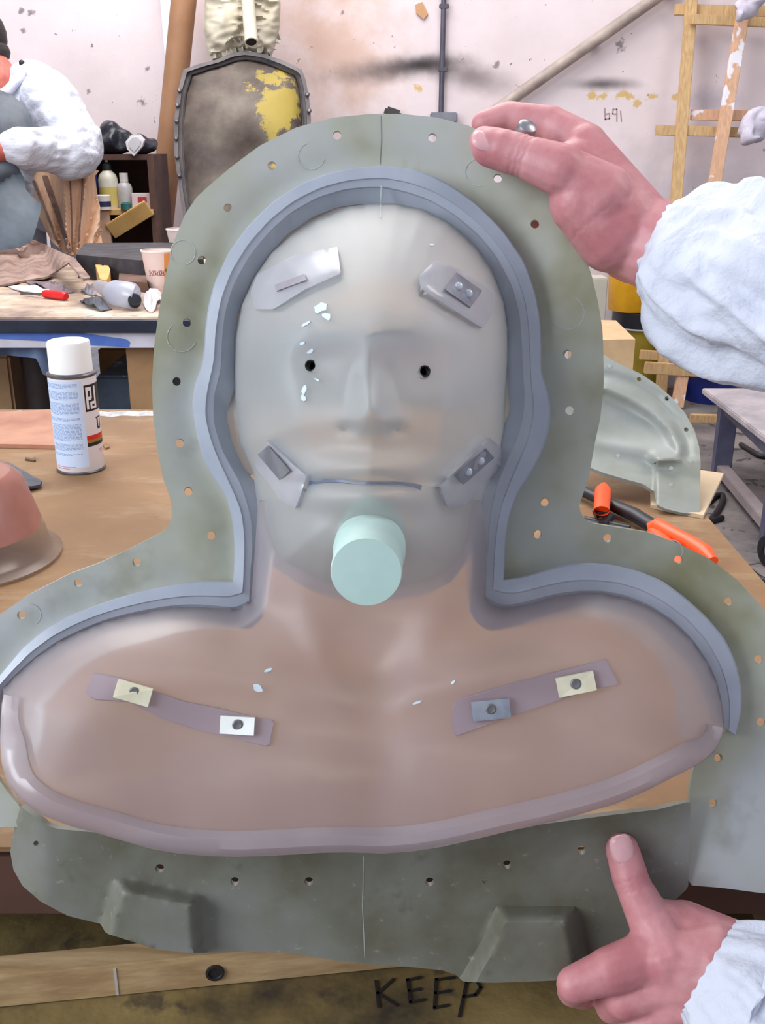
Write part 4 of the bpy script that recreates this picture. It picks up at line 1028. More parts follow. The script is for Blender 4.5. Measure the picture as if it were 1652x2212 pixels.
mb = MB(); mb.box(((XL + XR) / 2, fy0, (FZ + ez) / 2 - 0.001), (XR - XL, 0.035, FZ - ez), None, 0.003); mb.build('front_edge', navy, ft)
az = PY(170, 752, fy0).z
mb = MB(); mb.box(((XL + XR) / 2, fy0 + 0.012, (az + ez) / 2), (XR - XL, 0.022, ez - az), None, 0.002); apr = mb.build('apron', mat('off_white_apron', (212, 206, 216), (192, 184, 192), 10, 0.6), ft)
blue = mat('blue_masking_tape', (84, 116, 190), (72, 102, 176), 20, 0.6)
tp = [PY(x, y, fy0 - 0.001) for x, y in ((-260, 718), (0, 716), (90, 715), (180, 720), (272, 733), (280, 739), (278, 750), (200, 746), (100, 737), (0, 732), (-260, 732))]
mb = MB(); mb.prism(tp, (0, 0.004, 0)); mb.build('blue_tape', blue, apr)
lgm = mat('far_leg_wood', (168, 128, 88), (132, 98, 66), 6, 0.8)
for x, y in ((290, 760), (-480, 760)):
    p = PY(x + 20, y, fy0 + 0.09); mb = MB(); mb.box((p.x, p.y, az / 2 + 0.01), (0.075, 0.075, az + 0.02), None, 0.003); mb.build('leg', lgm, ft)
for x in (XL + 0.1, XR - 0.15):
    mb = MB(); mb.box((x, fy1 - 0.1, 0.435), (0.075, 0.075, 0.87), None, 0.003); mb.build('leg', lgm, ft)
# ---- clutter under the far table (stands on the floor)
def crate(x0, x1, yt, ydep, dep, m, name, label, cat, h0=0.0):
    a, b = PY(x0, yt, ydep), PY(x1, yt, ydep); mb = MB()
    mb.box(((a.x + b.x) / 2, ydep + dep / 2, (a.z + h0) / 2), (b.x - a.x, dep, a.z - h0), None, 0.008); return mb.build(name, m, label=label, cat=cat)
p0 = PY(62, 775, 3.0)
dbin = thing('dark_bin', 'dark brown bin on the floor under the far table', 'bin', (p0.x, 3.1, 0))
mb = MB(); mb.lathe([(0.0, 0.0), (0.045, 0.0), (0.05, 0.03), (0.058, p0.z - 0.03), (0.061, p0.z), (0.055, p0.z), (0.05, p0.z - 0.05), (0.0, p0.z - 0.05)], (p0.x, 3.1, 0), (0, 0, 1), 30)
mb.build('bin_body', mat('dark_brown_plastic', (56, 42, 40), (38, 28, 28), 10, 0.5), dbin, smooth=40)
crate(-220, 18, 768, 3.05, 0.3, mat('tan_carton', (178, 142, 104), (150, 116, 84), 6, 0.8), 'carton', 'tan cardboard carton under the far table at the left edge', 'box')
crate(205, 330, 812, 2.95, 0.5, mat('slate_blue_sacking', (74, 86, 102), (44, 54, 66), 7, 0.8, 0.5, spots=(130, 150, 168), spot_scale=20, spot_at=0.66), 'stuffed_sack', 'slate blue stuffed sack under the far table behind the spray can', 'sack')
crate(210, 300, 752, 3.6, 0.3, mat('ochre_panel', (176, 132, 70), (120, 96, 66), 6, 0.7), 'ochre_carton', 'ochre carton standing deep under the far table', 'box')
# hanging blue-grey sheet
hs = [(-220, 748), (70, 752), (100, 756), (104, 800), (94, 812), (84, 770), (0, 762), (-220, 770)]
def hang(q): return [PY(x, y, fy0 + 0.06 + 0.02 * math.sin(x / 17.0)) for x, y in q]
shell('plastic_sheet', [(-220, 744), (70, 748), (112, 750), (110, 806), (96, 814), (86, 790), (78, 774), (0, 766), (-220, 766)], [], hang, 0.003, mat('blue_grey_sheet', (116, 134, 166), (92, 108, 142), 9, 0.5), None, 12, 10, back=V3(0, 1, 0), label='blue-grey plastic sheet hanging below the far table apron', cat='sheet')
# ---- on the far table
FT = lambda x, y: PZ(x, y, FZ)
# paper cups
def cup(px, py, top_py, label, logo):
    b = FT(px, py); D = (b - CAM).dot(FW); hgt = (py - top_py) / FPX * D / math.cos(PITCH) * 1.0
    t = thing('paper_cup', label, 'cup', (b.x, b.y, FZ)); r1 = 33 / FPX * D * (hgt / 0.105 if False else 1); r0 = r1 * 0.70
    mb = MB(); mb.lathe([(0.0, 0.003), (r0 * .96, 0.0), (r0, 0.002), (r1, hgt), (r1 * .97, hgt), (r0 * .97, 0.006), (0, 0.006)], b, (0, 0, 1), 32)
    cupb = mb.build('cup_wall', mat('white_paper_cup', (238, 214, 204), (228, 202, 192), 6, 0.5), t, smooth=40)
    mb = MB(); mb.lathe([(r1 * .97, -0.002), (r1 * 1.05, -0.001), (r1 * 1.05, 0.003), (r1 * .98, 0.003)], (b.x, b.y, FZ + hgt), (0, 0, 1), 32); mb.build('rolled_rim', mat('cup_rim', (246, 238, 232), (236, 226, 220), 6, 0.5), t, smooth=True)
    if logo:
        tv = math.atan2(CAM.y - b.y, CAM.x - b.x)
        def wr(name, rects, m):
            mb = MB()
            for (a0, a1, f0, f1) in rects:
                k = 3; V = []
                for i in range(k + 1):
                    a = tv + a0 + (a1 - a0) * i / k
                    for f in (f0, f1):
                        r = r0 + (r1 - r0) * f
                        for e in (-0.0005, 0.0006): V.append(V3(b.x + (r + e) * math.cos(a), b.y + (r + e) * math.sin(a), FZ + hgt * f))
                F = []
                for i in range(k):
                    q = i * 4; F += [(q + 1, q + 5, q + 7, q + 3), (q, q + 4, q + 5, q + 1), (q + 2, q + 3, q + 7, q + 6)]
                F += [(0, 1, 3, 2), (k * 4, k * 4 + 2, k * 4 + 3, k * 4 + 1)]
                mb.add(V, F)
            mb.build(name, m, cupb)
        red = mat('cup_print_red', (140, 66, 74), (130, 58, 66), 20, 0.6)
        zz = [(-0.75, 0.55, 0.515, 0.53), (-0.8, 0.5, 0.40, 0.415)]
        for k, a in enumerate(np.linspace(-0.72, 0.36, 8)):
            zz += [(a, a + 0.05, 0.425, 0.505), (a + 0.05, a + 0.11, 0.425 if k % 2 else 0.49, 0.44 if k % 2 else 0.505)]
            if k % 3 == 0: zz.append((a + 0.05, a + 0.1, 0.458, 0.472))
        wr('cup_print', zz, red)
        wr('orange_panel', [(0.45, 1.5, 0.04, 0.96)], mat('cup_orange', (232, 154, 84), (222, 142, 74), 10, 0.5))
        wr('leaf_print', [(0.5, 0.72, 0.5, 0.57), (0.6, 0.66, 0.45, 0.5)], mat('cup_green', (96, 128, 70), (86, 116, 62), 20, 0.6))
    return t
cup(345, 626, 549, 'white paper cup with red lettering and an orange side on the far table', True)
cup(398, 568, 502, 'plain pale paper cup half hidden behind the mould flange', False)
# screwdriver
def onF(x, y, h): p = FT(x, y); p.z = FZ + h; return p
sd = thing('screwdriver', 'red-handled screwdriver lying on the far table', 'screwdriver', onF(118, 646, 0))
mb = MB(); mb.tube([onF(93, 644, .012), onF(100, 644, .012), onF(122, 647, .013), onF(138, 649, .013), onF(144, 650, .012)], [.0085, .0115, .0125, .0135, .009], 14); mb.build('handle', mat('bright_red_plastic', (226, 30, 32), (206, 22, 26), 12, 0.35), sd, smooth=50)
mb = MB(); mb.tube([onF(93, 644, .012), onF(60, 640, .008), onF(45, 639, .005)], [.0032, .0032, .0026], 8); mb.build('shaft', chrome, sd, smooth=True)
# clear bottle with black cap
bt = thing('squeeze_bottle', 'clear plastic bottle with a round black cap lying among scraps', 'bottle', onF(262, 662, 0))
clearb = resin('cloudy_bottle_plastic', (222, 226, 240), (202, 208, 226), 0.35, 0.3, 0.6, 16, 0.1)
mb = MB(); mb.tube([onF(215, 640, .03), onF(224, 645, .03), onF(240, 656, .034), onF(252, 662, .036), onF(285, 668, .036), onF(292, 668, .034)], [.016, .02, .022, .034, .035, .028], 18); mb.build('bottle_body', clearb, bt, smooth=50)
Dc = (onF(285, 668, .036) - CAM).dot(FW) - 0.02
mb = MB(); mb.lathe([(0.0, 0.004), (.015, 0.004), (.0175, 0.001), (.0175, -.022), (0, -.022)], P(291, 648, Dc), (-FW + RT * .25).normalized(), 26); mb.build('black_cap', blackp, bt, smooth=40)
# crumpled scraps
def scrap(name, px, py, rx, ry, h, m, label, cat='scrap', seed=0, step=6):
    o = ragged(px, py, rx, ry, 0.2, 13)
    def pl(q):
        r = []
        for x, y in q:
            p = FT(x, y); u = ((x - px) / rx) ** 2 + ((y - py) / ry) ** 2
            p.z = FZ + 0.004 + max(0, h * (1 - u) * (0.6 + 0.9 * noise.noise(V3(x / (rx * .5), y / (ry * .5), seed)))); r.append(p)
        return r
    return shell(name, o, [], pl, 0.003, m, None, step, step, back=V3(0, 0, -1), label=label, cat=cat, smooth=25)
scrap('grey_rag', 205, 662, 34, 14, .03, mat('grey_rag', (96, 98, 106), (66, 68, 76), 30, 0.8), 'dark grey rag beside the clear bottle on the far table', 'rag', 2)
scrap('crumpled_film', 330, 650, 24, 24, .035, mat('pale_film', (232, 226, 226), (206, 200, 204), 20, 0.4), 'pale crumpled plastic film in front of the paper cup', 'film', 5)
scrap('crumpled_foil', 192, 632, 20, 6, .03, mat('grey_foil', (150, 146, 156), (104, 100, 110), 20, 0.5), 'grey crumpled foil scrap behind the dark grey rag', 'foil', 8)
scrap('paper_scrap', 70, 628, 50, 9, .012, mat('dirty_paper', (224, 214, 212), (186, 176, 176), 20, 0.7), 'dirty white paper scrap behind the screwdriver', 'paper', 11)
scrap('dusty_rag', 106, 622, 50, 8, .02, mat('mauve_rag', (134, 116, 122), (96, 82, 90), 16, 0.8), 'mauve-grey dusty rag under the fold of brown fabric', 'rag', 14)
# brown fabric with a fold
def fab(q):
    r = []
    for x, y in q:
        ridge = math.exp(-((x - 165 - (y - 580) * 0.6) / 42.0) ** 2)
        p = PZ(x, min(y, 628), FZ + 0.012); t = (628 - y) / 90.0
        h = 0.012 + 0.13 * ridge * max(0, min(1, 1.5 - abs(t - 0.45))) * 0.55 + 0.02 * noise.noise(V3(x / 30, y / 30, 1))
        d = PZ(x, y, FZ + max(0.006, h)); r.append(d if d.y < 3.9 else PY(x, y, 3.9))
    return r
shell('brown_fabric', [(-160, 540), (-20, 545), (45, 535), (72, 518), (100, 530), (135, 546), (160, 556), (176, 575), (196, 600), (180, 602), (164, 584), (148, 566), (130, 580), (100, 598), (60, 604), (0, 616), (-160, 632)], [], fab, 0.006, mat('brown_felt', (164, 138, 126), (116, 90, 80), 12, 0.85, 0.2), None, 9, 7, back=V3(0, 0, -1), label='folded sheet of brown-grey fabric on the far table below the held shell', cat='fabric', smooth=40)
# dark slab with torn tan card
def slab(pts, h, m, name, label, cat, z0=FZ):
    mb = MB(); mb.prism([PZ(x, y, z0 + h) for x, y in pts], (0, 0, -h + 0.0006)); return mb.build(name, m, label=label, cat=cat)
slab([(182, 525), (420, 524), (440, 560), (300, 562), (164, 550)], 0.075, mat('charred_dark_foam', (72, 68, 72), (44, 40, 44), 14, 0.8, 0.3), 'dark_foam_slab', 'thick dark charcoal slab at the back of the far table', 'slab')
slab([(206, 572), (214, 570), (222, 574), (232, 570), (238, 582), (234, 600), (228, 606), (216, 602)], 0.05, mat('torn_tan_card', (214, 168, 100), (196, 148, 84), 10, 0.7), 'torn_card', 'torn piece of yellow-tan card in front of the dark slab', 'card')
slab([(258, 580), (300, 588), (318, 594), (318, 610), (256, 606)], 0.03, mat('brown_carton_flap', (118, 88, 72), (94, 68, 56), 10, 0.8), 'carton_flap', 'flat brown cardboard flap left of the lettered paper cup', 'cardboard')

# ================================================================== the other person, far left
man = thing('person', 'person at the far table in a white coverall, bent over a grey shell, dark hair', 'person', (P(60, 500, 4.35).x, P(60, 500, 4.35).y, 0))
DM = 4.4
q = lambda x, y, d=0.0: P(x, y, DM + d)
s_ = DM / FPX
skin2 = skin_mat('ruddy_skin', (194, 106, 90), (174, 84, 74))
blob('head_and_hands', [(q(-66, 88), (66 * s_, 66 * s_, 76 * s_)), (q(-34, 130, .02), 44 * s_, q(0, 180, .03), 46 * s_), (q(-95, 130, -.05), (40 * s_, 46 * s_, 48 * s_)), (q(-134, 95), 0.012, q(-144, 115), 0.016), (q(-60, 100, -.135), (0.02, 0.012, 0.032))], 0.008, skin2, man, 4)
mb = MB(); mb.ball(q(-60, 78, .01), (72 * s_, 74 * s_, 72 * s_), 22); mb.ball(q(-22, 112, 0.02), (42 * s_, 50 * s_, 30 * s_), 16); mb.build('hair', hair_m, man, smooth=80)
# forearm hand gripping the shell
blob('hand', [(q(30, 322, -.45), 0.040, q(-10, 326, -.49), 0.044), (q(-10, 318, -.49), 0.04, q(-60, 310, -.50), 0.034), (q(-40, 300, -.51), 0.016, q(-90, 296, -.53), 0.013), (q(-40, 314, -.52), 0.016, q(-100, 314, -.54), 0.013), (q(-40, 328, -.52), 0.016, q(-98, 330, -.54), 0.012), (q(-40, 340, -.51), 0.015, q(-90, 346, -.53), 0.011), (q(-10, 300, -.51), 0.018, q(-40, 276, -.53), 0.014)], 0.006, skin2, man, 4)
# coverall: torso, upper arm, forearm
def wrinkle(p):
    n_ = noise.noise(p * 9.0) * 0.014 + noise.noise(p * 21.0 + V3(3, 1, 2)) * 0.012 + abs(noise.noise(V3(p.x * 6 + p.z * 16, p.y * 8, p.z * 14 - p.x * 9))) * 0.024
    return p + V3(0.5, -0.7, 0.4) * n_
blob('coverall', [(q(70, 190, .06), 58 * s_, q(110, 330, .1), 92 * s_), (q(24, 255, .04), 58 * s_, q(70, 350, .08), 100 * s_), (q(110, 330, .1), 92 * s_, q(118, 420, .12), 86 * s_), (q(84, 192, 0.02), 46 * s_, q(62, 240, .02), 58 * s_),
                  (q(105, 215, -.1), 60 * s_, q(168, 318, -.16), 54 * s_), (q(168, 316, -.16), 52 * s_, q(150, 334, -.26), 52 * s_), (q(160, 332, -.22), 52 * s_, q(48, 318, -.45), 38 * s_), (q(48, 318, -.45), 38 * s_, q(30, 318, -.46), 33 * s_),
                  (q(-60, 215, 0), 62 * s_, q(-120, 320, -.1), 52 * s_), (q(-120, 320, -.1), 50 * s_, q(-90, 320, -.4), 36 * s_)], 0.009, cloth, man, 5, edit=wrinkle)
mb = MB(); cpts = [q(56, 142, -.02), q(44, 164, -.09), q(18, 196, -.13), q(-30, 222, -.13)]
mb.tube(cpts, [0.016, 0.02, 0.022, 0.02], 12); mb.build('collar', cloth, man, smooth=60)
mb = MB(); mb.ball(q(47, 136, -.04), 0.013, 10); mb.build('hood_toggle', blackp, man, smooth=60)
# pleated tan apron below the sleeve
ap = [(50, 372), (215, 368), (205, 380), (214, 450), (221, 540), (170, 552), (140, 548), (110, 520), (86, 470), (58, 420)]
def apl(qq):
    r = []
    for x, y in qq:
        f = (x - 150) / (60.0 + (545 - y) * 0.55)
        r.append(P(x, y, 4.24 + 0.022 * math.sin(f * 17.0) + 0.006 * math.sin(f * 41 + 1) + 0.0016 * abs(x - 140)))
    return r
def pleat_mat():
    t = NT('tan_pleated_cloth'); p = t.n('ShaderNodeBsdfPrincipled'); p.inputs['Roughness'].default_value = 0.75
    n1 = t.noise(6, 4, 0.6, (9, 9, 1.0)); c = t.ramp(n1.outputs[0], [(0.3, lin((204, 160, 130))), (0.62, lin((222, 182, 150)))]).outputs[0]
    t.l(c, p.inputs['Base Color']); return t.done(p.outputs[0])
shell('pleated_apron', ap, [], apl, 0.006, pleat_mat(), man, 6, 6, label='tan pleated cloth below the waist')
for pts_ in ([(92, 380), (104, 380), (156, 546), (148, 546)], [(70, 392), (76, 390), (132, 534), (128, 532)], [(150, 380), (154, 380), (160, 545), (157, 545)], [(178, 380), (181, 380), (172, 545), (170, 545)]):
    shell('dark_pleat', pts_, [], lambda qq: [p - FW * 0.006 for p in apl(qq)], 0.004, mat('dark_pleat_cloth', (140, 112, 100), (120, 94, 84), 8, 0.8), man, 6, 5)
for sx in (40, 150):
    a_ = q(sx, 430, .14); mb = MB(); mb.tube([a_, V3(a_.x, a_.y, 0.5), V3(a_.x, a_.y, 0.09)], [0.11, 0.085, 0.07], 16); mb.build('trouser_leg', cloth, man, smooth=60)
    mb = MB(); mb.box((a_.x, a_.y - 0.04, 0.045), (0.11, 0.28, 0.09), None, 0.03); mb.build('boot', MATS['black_boot'], man)
# grey shell the far person holds
gs = thing('held_shell', 'dark blue-grey moulded shell held upright by the far person', 'mould', FT(20, 568))
gm = mat('slate_shell', (92, 102, 112), (50, 54, 64), 4.5, 0.5, 0.05)
go = [(-190, 190), (-60, 190), (0, 194), (28, 206), (52, 228), (68, 256), (74, 284), (70, 300), (50, 308), (30, 330), (24, 348), (40, 362), (52, 385), (56, 410), (72, 428), (90, 440), (88, 455), (76, 500), (62, 540), (40, 566), (0, 578), (-190, 585)]
def gpl(qq):
    r = []
    for x, y in qq:
        z = 0.10 * math.sqrt(max(0.0, 1 - min(1, (math.hypot((x + 40) / 118.0, (y - 285) / 112.0))) ** 2)) + 0.08 * math.sqrt(max(0.0, 1 - min(1, math.hypot((x + 40) / 136.0, (y - 480) / 150.0)) ** 2))
        r.append(P(x, y, 4.05 - z - 0.00018 * (y - 190)))
    return r
shell('shell_front', go, [], gpl, 0.012, gm, gs, 9, 8)
# ================================================================== back-left storage, tube, big torso mould
brownm = mat('dark_brown_shelf', (96, 66, 54), (68, 46, 40), 8, 0.7)
YB = 4.95
sh0, sh1 = PY(196, 448, YB), PY(332, 448, YB)
sz1 = PY(260, 452, YB).z; sz2 = PY(260, 334, YB).z
unit = thing('storage_shelf', 'dark brown wooden shelf unit with bottles behind the far table', 'shelf', ((sh0.x + sh1.x) / 2, YB + 0.15, 0))
mb = MB(); mb.box(((sh0.x + sh1.x) / 2, YB + 0.32, (sz2 + 0.3) / 2), (sh1.x - sh0.x, 0.02, sz2 - 0.3)); mb.build('back_panel', brownm, unit)
mb = MB(); mb.box(((sh0.x + sh1.x) / 2, YB + 0.15, sz1 - 0.012), (sh1.x - sh0.x, 0.34, 0.024)); mb.build('shelf_board', mat('blond_shelf', (206, 170, 116), (180, 144, 94), 6, 0.7), unit)
mb = MB(); mb.box(((sh0.x + sh1.x) / 2, YB + 0.19, sz2 - 0.012), (sh1.x - sh0.x, 0.28, 0.024)); mb.build('top_board', brownm, unit)
for x in (sh0.x, sh1.x):
    mb = MB(); mb.box((x, YB + 0.16, sz2 / 2), (0.03, 0.32, sz2)); mb.build('side_panel', brownm, unit)
mb = MB(); mb.beam(PY(238, 500, YB - 0.03), PY(322, 448, YB - 0.03), 0.02, 0.075, (0, -0.3, 1), 0.003); mb.build('brace', mat('blond_brace', (220, 180, 112), (196, 154, 90), 6, 0.65), unit)
mb = MB(); a_ = PY(223, 455, YB - 0.02); b_ = PY(226, 548, YB - 0.02); mb.beam(a_, (a_.x, b_.y, 0.0), 0.055, 0.03, (0, 1, 0), 0.003); mb.build('upright', mat('pink_upright', (214, 178, 152), (192, 156, 130), 6, 0.7), unit)
# bottles
def bottle(px, pyb, pyt, wpx, m, capm, label, body_liquid=None, trig=False, neck=0.22):
    b = PY(px, pyb, YB + 0.08); b.z = sz1; D = (b - CAM).dot(FW); r = wpx / 2 / FPX * D; h = (pyb - pyt) / FPX * D * 1.02
    t = thing('bottle', label, 'bottle', (b.x, b.y, sz1), None)
    hb_ = h * (1 - neck)
    mb = MB(); mb.lathe([(0, 0.001), (r * .95, 0), (r, 0.01), (r, hb_ * .72), (r * .85, hb_ * .86), (r * .42, hb_ * .97), (r * .4, hb_)], b, (0, 0, 1), 24); mb.build('bottle_body', m, t, smooth=50)
    if body_liquid:
        mb = MB(); mb.lathe([(r * 1.004, 0.012), (r * 1.004, hb_ * .55)], b, (0, 0, 1), 24); mb.build('liquid', body_liquid, t, smooth=50)
    mb = MB(); mb.lathe([(r * .5, hb_ - 0.004), (r * .5, hb_ + h * neck * .35), (r * .3, hb_ + h * neck * .5), (0, hb_ + h * neck * .5)] if trig else [(r * .55, hb_ - 0.004), (r * .55, h), (0, h)], b, (0, 0, 1), 18); mb.build('cap', capm, t, smooth=35)
    if trig:
        mb = MB(); mb.tube([b + V3(0, 0, hb_ + h * neck * .4), b + V3(0, 0, h * .98), b + V3(-r * .25, -r * .3, h * 1.0)], [r * .2, r * .16, r * .1], 10); mb.build('spout', mat('pale_nozzle', (214, 206, 204), (196, 188, 188), 10, 0.5), t, smooth=50)
    return t
cloudy = mat('cloudy_white_plastic', (206, 204, 190), (190, 188, 172), 10, 0.35)
bottle(238, 444, 338, 42, cloudy, mat('black_cap_plastic', (36, 34, 40), (26, 24, 30), 10, 0.4), 'spray bottle half full of yellow liquid on the storage shelf', mat('yellow_liquid', (204, 188, 112), (190, 172, 96), 10, 0.3), True, 0.26)
bottle(272, 442, 371, 33, mat('clear_grey_plastic', (188, 184, 182), (168, 164, 164), 10, 0.3), mat('clear_cap', (222, 216, 214), (204, 198, 196), 10, 0.4), 'squat clear bottle with white cap on the storage shelf')
bottle(208, 448, 350, 18, mat('blue_bottle', (44, 52, 116), (34, 40, 92), 10, 0.4), mat('yellow_cap', (220, 184, 60), (204, 168, 50), 10, 0.4), 'slim blue bottle with yellow cap behind the pleated apron')
# jar with blue band, teal lid, white label box
def at_shelf(px, py, yy, zz=None):
    p = PY(px, py, YB + yy); p.z = sz1 if zz is None else zz; return p
b = at_shelf(226, 470, -0.03); 
jar = thing('labelled_jar', 'short white jar with a dark blue label below the bottles', 'jar', b)
mb = MB(); mb.lathe([(0, 0), (.034, 0), (.034, .062), (.028, .066), (0, .066)], b, (0, 0, 1), 22); mb.build('jar_body', mat('jar_white', (222, 214, 208), (204, 196, 192), 8, 0.4), jar, smooth=40)
mb = MB(); mb.lathe([(.0346, .014), (.0346, .038)], b, (0, 0, 1), 22); mb.build('jar_label', mat('navy_label', (40, 44, 84), (32, 34, 70), 8, 0.5), jar)
b = at_shelf(272, 441, -0.015); mb = MB(); mb.lathe([(0, 0), (.026, 0), (.024, .026), (.015, .032), (0, .032)], b, (0, 0, 1), 20); mb.build('teal_lid', mat('teal_plastic', (30, 96, 96), (24, 78, 80), 8, 0.5), label='small teal lid in front of the squat clear bottle', cat='lid', smooth=40)
b = at_shelf(306, 440, 0.05); mb = MB(); mb.box(b + V3(0, 0, .035), (.085, .05, .07), Matrix.Rotation(.15, 3, 'Z'), .003); bo = mb.build('label_box', mat('white_box_card', (218, 200, 200), (202, 184, 186), 8, 0.6), label='small white carton with a red mark beside the cardboard tube', cat='box')
mb = MB(); mb.box(b + V3(.01, -.026, .042), (.04, .002, .022), Matrix.Rotation(.15, 3, 'Z')); mb.build('red_mark', mat('carton_red', (176, 54, 66), (160, 46, 58), 8, 0.6), bo)
# black bag and respirator filter on the top board
b = PY(262, 318, YB + 0.16); b.z = sz2
def bagw(p): return p + V3(1, -1, 1) * 0.022 * noise.noise(p * 14.0)
blob('black_bag', [(b + V3(-.09, 0, .045), (.08, .08, .05)), (b + V3(-.02, 0, .055), (.08, .08, .06)), (b + V3(-.05, 0, .1), (.045, .05, .055)), (b + V3(.10, .01, .04), (.07, .08, .045))], 0.008, mat('black_plastic_bag', (46, 48, 60), (22, 22, 30), 14, 0.3, 0.5), None, 2, edit=bagw, label='crumpled black plastic bag on top of the storage shelf', cat='bag')
rc = PY(289, 314, YB + 0.03)
rsp = thing('filter_mask', 'white hexagonal respirator filter leaning on the black bag', 'respirator', (rc.x, rc.y, sz2))
hx = [(271, 306), (284, 291), (300, 290), (311, 302), (307, 316), (289, 337), (274, 322)]
mb = MB(); mb.prism([PY(x, y, YB + 0.035) for x, y in hx], (0, 0.03, 0)); fb = mb.build('filter_cup', mat('filter_white', (232, 230, 232), (220, 218, 222), 8, 0.5), rsp)
c_ = np.mean(hx, 0); mb = MB(); mb.prism([PY(c_[0] + (x - c_[0]) * .68, c_[1] + (y - c_[1]) * .68, YB + 0.03) for x, y in hx], (0, 0.008, 0)); mb.build('filter_face', mat('filter_grey', (206, 204, 208), (196, 194, 198), 8, 0.5), fb)

# ---- cardboard tube
t0 = PY(345, 520, 5.45); t1 = PY(408, -110, 5.45); ax_ = (t1 - t0).normalized()
base = t0 + ax_ * (-(t0.z) / ax_.z)
mb = MB(); Rr = 24 / FPX * 5.6; Lt = (t1 - base).length
mb.lathe([(Rr * .9, 0.0), (Rr, 0.0), (Rr, Lt), (Rr * .9, Lt), (Rr * .9, 0.0)], base, ax_, 30)
mb.build('cardboard_tube', mat('brown_cardboard_tube', (176, 130, 96), (152, 110, 78), 4, 0.6), label='long brown cardboard tube leaning against the back wall', cat='tube', smooth=40)

# ---- big torso mould with head block
DT = 4.75
torso = thing('torso_mould', 'dark weathered torso mould with bolted flange standing by the back wall', 'mould', V3(P(520, 500, DT).x, P(520, 500, DT).y + 0.05, 0.40))
to = [(396, 150), (430, 138), (470, 128), (500, 114), (530, 110), (570, 116), (610, 130), (652, 150), (660, 172), (668, 215), (672, 262), (668, 320), (660, 520), (640, 640), (440, 640), (404, 520), (388, 420), (376, 330), (376, 260), (384, 195)]
ti = [(414, 162), (450, 150), (480, 142), (505, 132), (530, 128), (566, 134), (604, 148), (640, 164), (648, 200), (653, 262), (650, 320), (642, 520), (626, 620), (456, 620), (424, 520), (406, 420), (396, 330), (396, 260), (402, 200)]
def torso_mat():
    t = NT('weathered_mould_shell'); p = t.n('ShaderNodeBsdfPrincipled'); p.inputs['Roughness'].default_value = 0.65
    n1 = t.noise(3.2, 5, 0.6); n2 = t.noise(9, 5, 0.7)
    c = t.ramp(n1.outputs[0], [(0.34, lin((58, 48, 46))), (0.5, lin((92, 80, 72))), (0.68, lin((122, 112, 100)))]).outputs[0]
    sep = t.n('ShaderNodeSeparateXYZ'); t.l(t.tc.outputs['Object'], sep.inputs[0])
    ctr = P(612, 235, DT) - torso.location
    du = t.math('DIVIDE', t.math('SUBTRACT', sep.outputs[0], ctr.x), 0.11); dv = t.math('DIVIDE', t.math('SUBTRACT', sep.outputs[2], ctr.z), 0.20)
    d = t.math('SQRT', t.math('ADD', t.math('MULTIPLY', du, du), t.math('MULTIPLY', dv, dv)))
    d = t.math('ADD', d, t.math('MULTIPLY', t.math('SUBTRACT', n2.outputs[0], 0.5), 5.0))
    f = t.ramp(d, [(0.62, (1, 1, 1, 1)), (0.85, (0, 0, 0, 1))]).outputs[0]
    c = t.mix(t.math('MULTIPLY', f, 0.85), c, lin((172, 150, 62)))
    t.l(c, p.inputs['Base Color']); t.l(t.bump(n2.outputs[0], 0.3, 0.01), p.inputs['Normal'])
    return t.done(p.outputs[0])
tm = torso_mat(); tfm = mat('grey_bolted_flange', (112, 104, 104), (84, 78, 80), 10, 0.6, 0.2)
ti_s = resample(ti, 10)
def tz(qq):
    d = dist_to(ti_s, qq); z = 0.10 * np.sqrt(np.clip(1 - (1 - np.clip(d / 130.0, 0, 1)) ** 2, 0, 1))
    z += 0.03 * gauss(qq, 470, 290, 50, 60) + 0.03 * gauss(qq, 590, 290, 45, 60) - 0.07 * gauss(qq, 545, 340, 34, 40)
    z += 0.02 * gauss(qq, 420, 470, 40, 120)
    return [P(x, y, DT - zz) for (x, y), zz in zip(qq, z)]
shell('torso_shell', ti, [], tz, 0.012, tm, torso, 12, 10)
mb = MB(); n_ = 120; ro, ri = resample(to, 9)[:], None
ro = resample_n(to + [to[0]], n_); ri = resample_n(ti + [ti[0]], n_); V = []; prof = [(0.0, 0.04), (0.0, -0.03), (0.45, -0.035), (0.5, -0.012), (0.85, -0.012), (0.9, -0.03), (1.05, -0.02), (1.05, 0.04)]
for o_, i_ in zip(ro, ri):
    for t_, z_ in prof: w_ = o_ + (i_ - o_) * t_; V.append(P(w_[0], w_[1], DT + z_))
K = len(prof); F = [(r * K + j, r * K + (j + 1) % K, (r + 1) * K + (j + 1) % K, (r + 1) * K + j) for r in range(n_ - 1) for j in range(K)]
mb.add(V, F); mb.build('flange', tfm, torso, smooth=30)
for (x, y) in ((388, 196), (384, 228), (382, 262), (381, 300), (383, 340), (388, 380), (664, 205), (668, 240)):
    mb = MB(); mb.lathe([(.011, 0), (.011, .008), (.006, .012), (0, .012)], P(x, y, DT - 0.035), -FW, 10); mb.build('bolt', chrome, torso)
# support crate for it
cz = P(520, 640, DT).z
a_, b_ = P(420, 640, DT), P(650, 640, DT)
mb = MB(); mb.box(((a_.x + b_.x) / 2, a_.y + 0.06, a_.z / 2 - 0.003), (0.62, 0.34, a_.z - 0.006), None, .01); mb.build('timber_crate', mat('grey_crate_wood', (120, 100, 84), (92, 76, 64), 6, 0.8), label='grey timber crate carrying the dark torso mould', cat='crate')
torso.location.z = torso.location.z
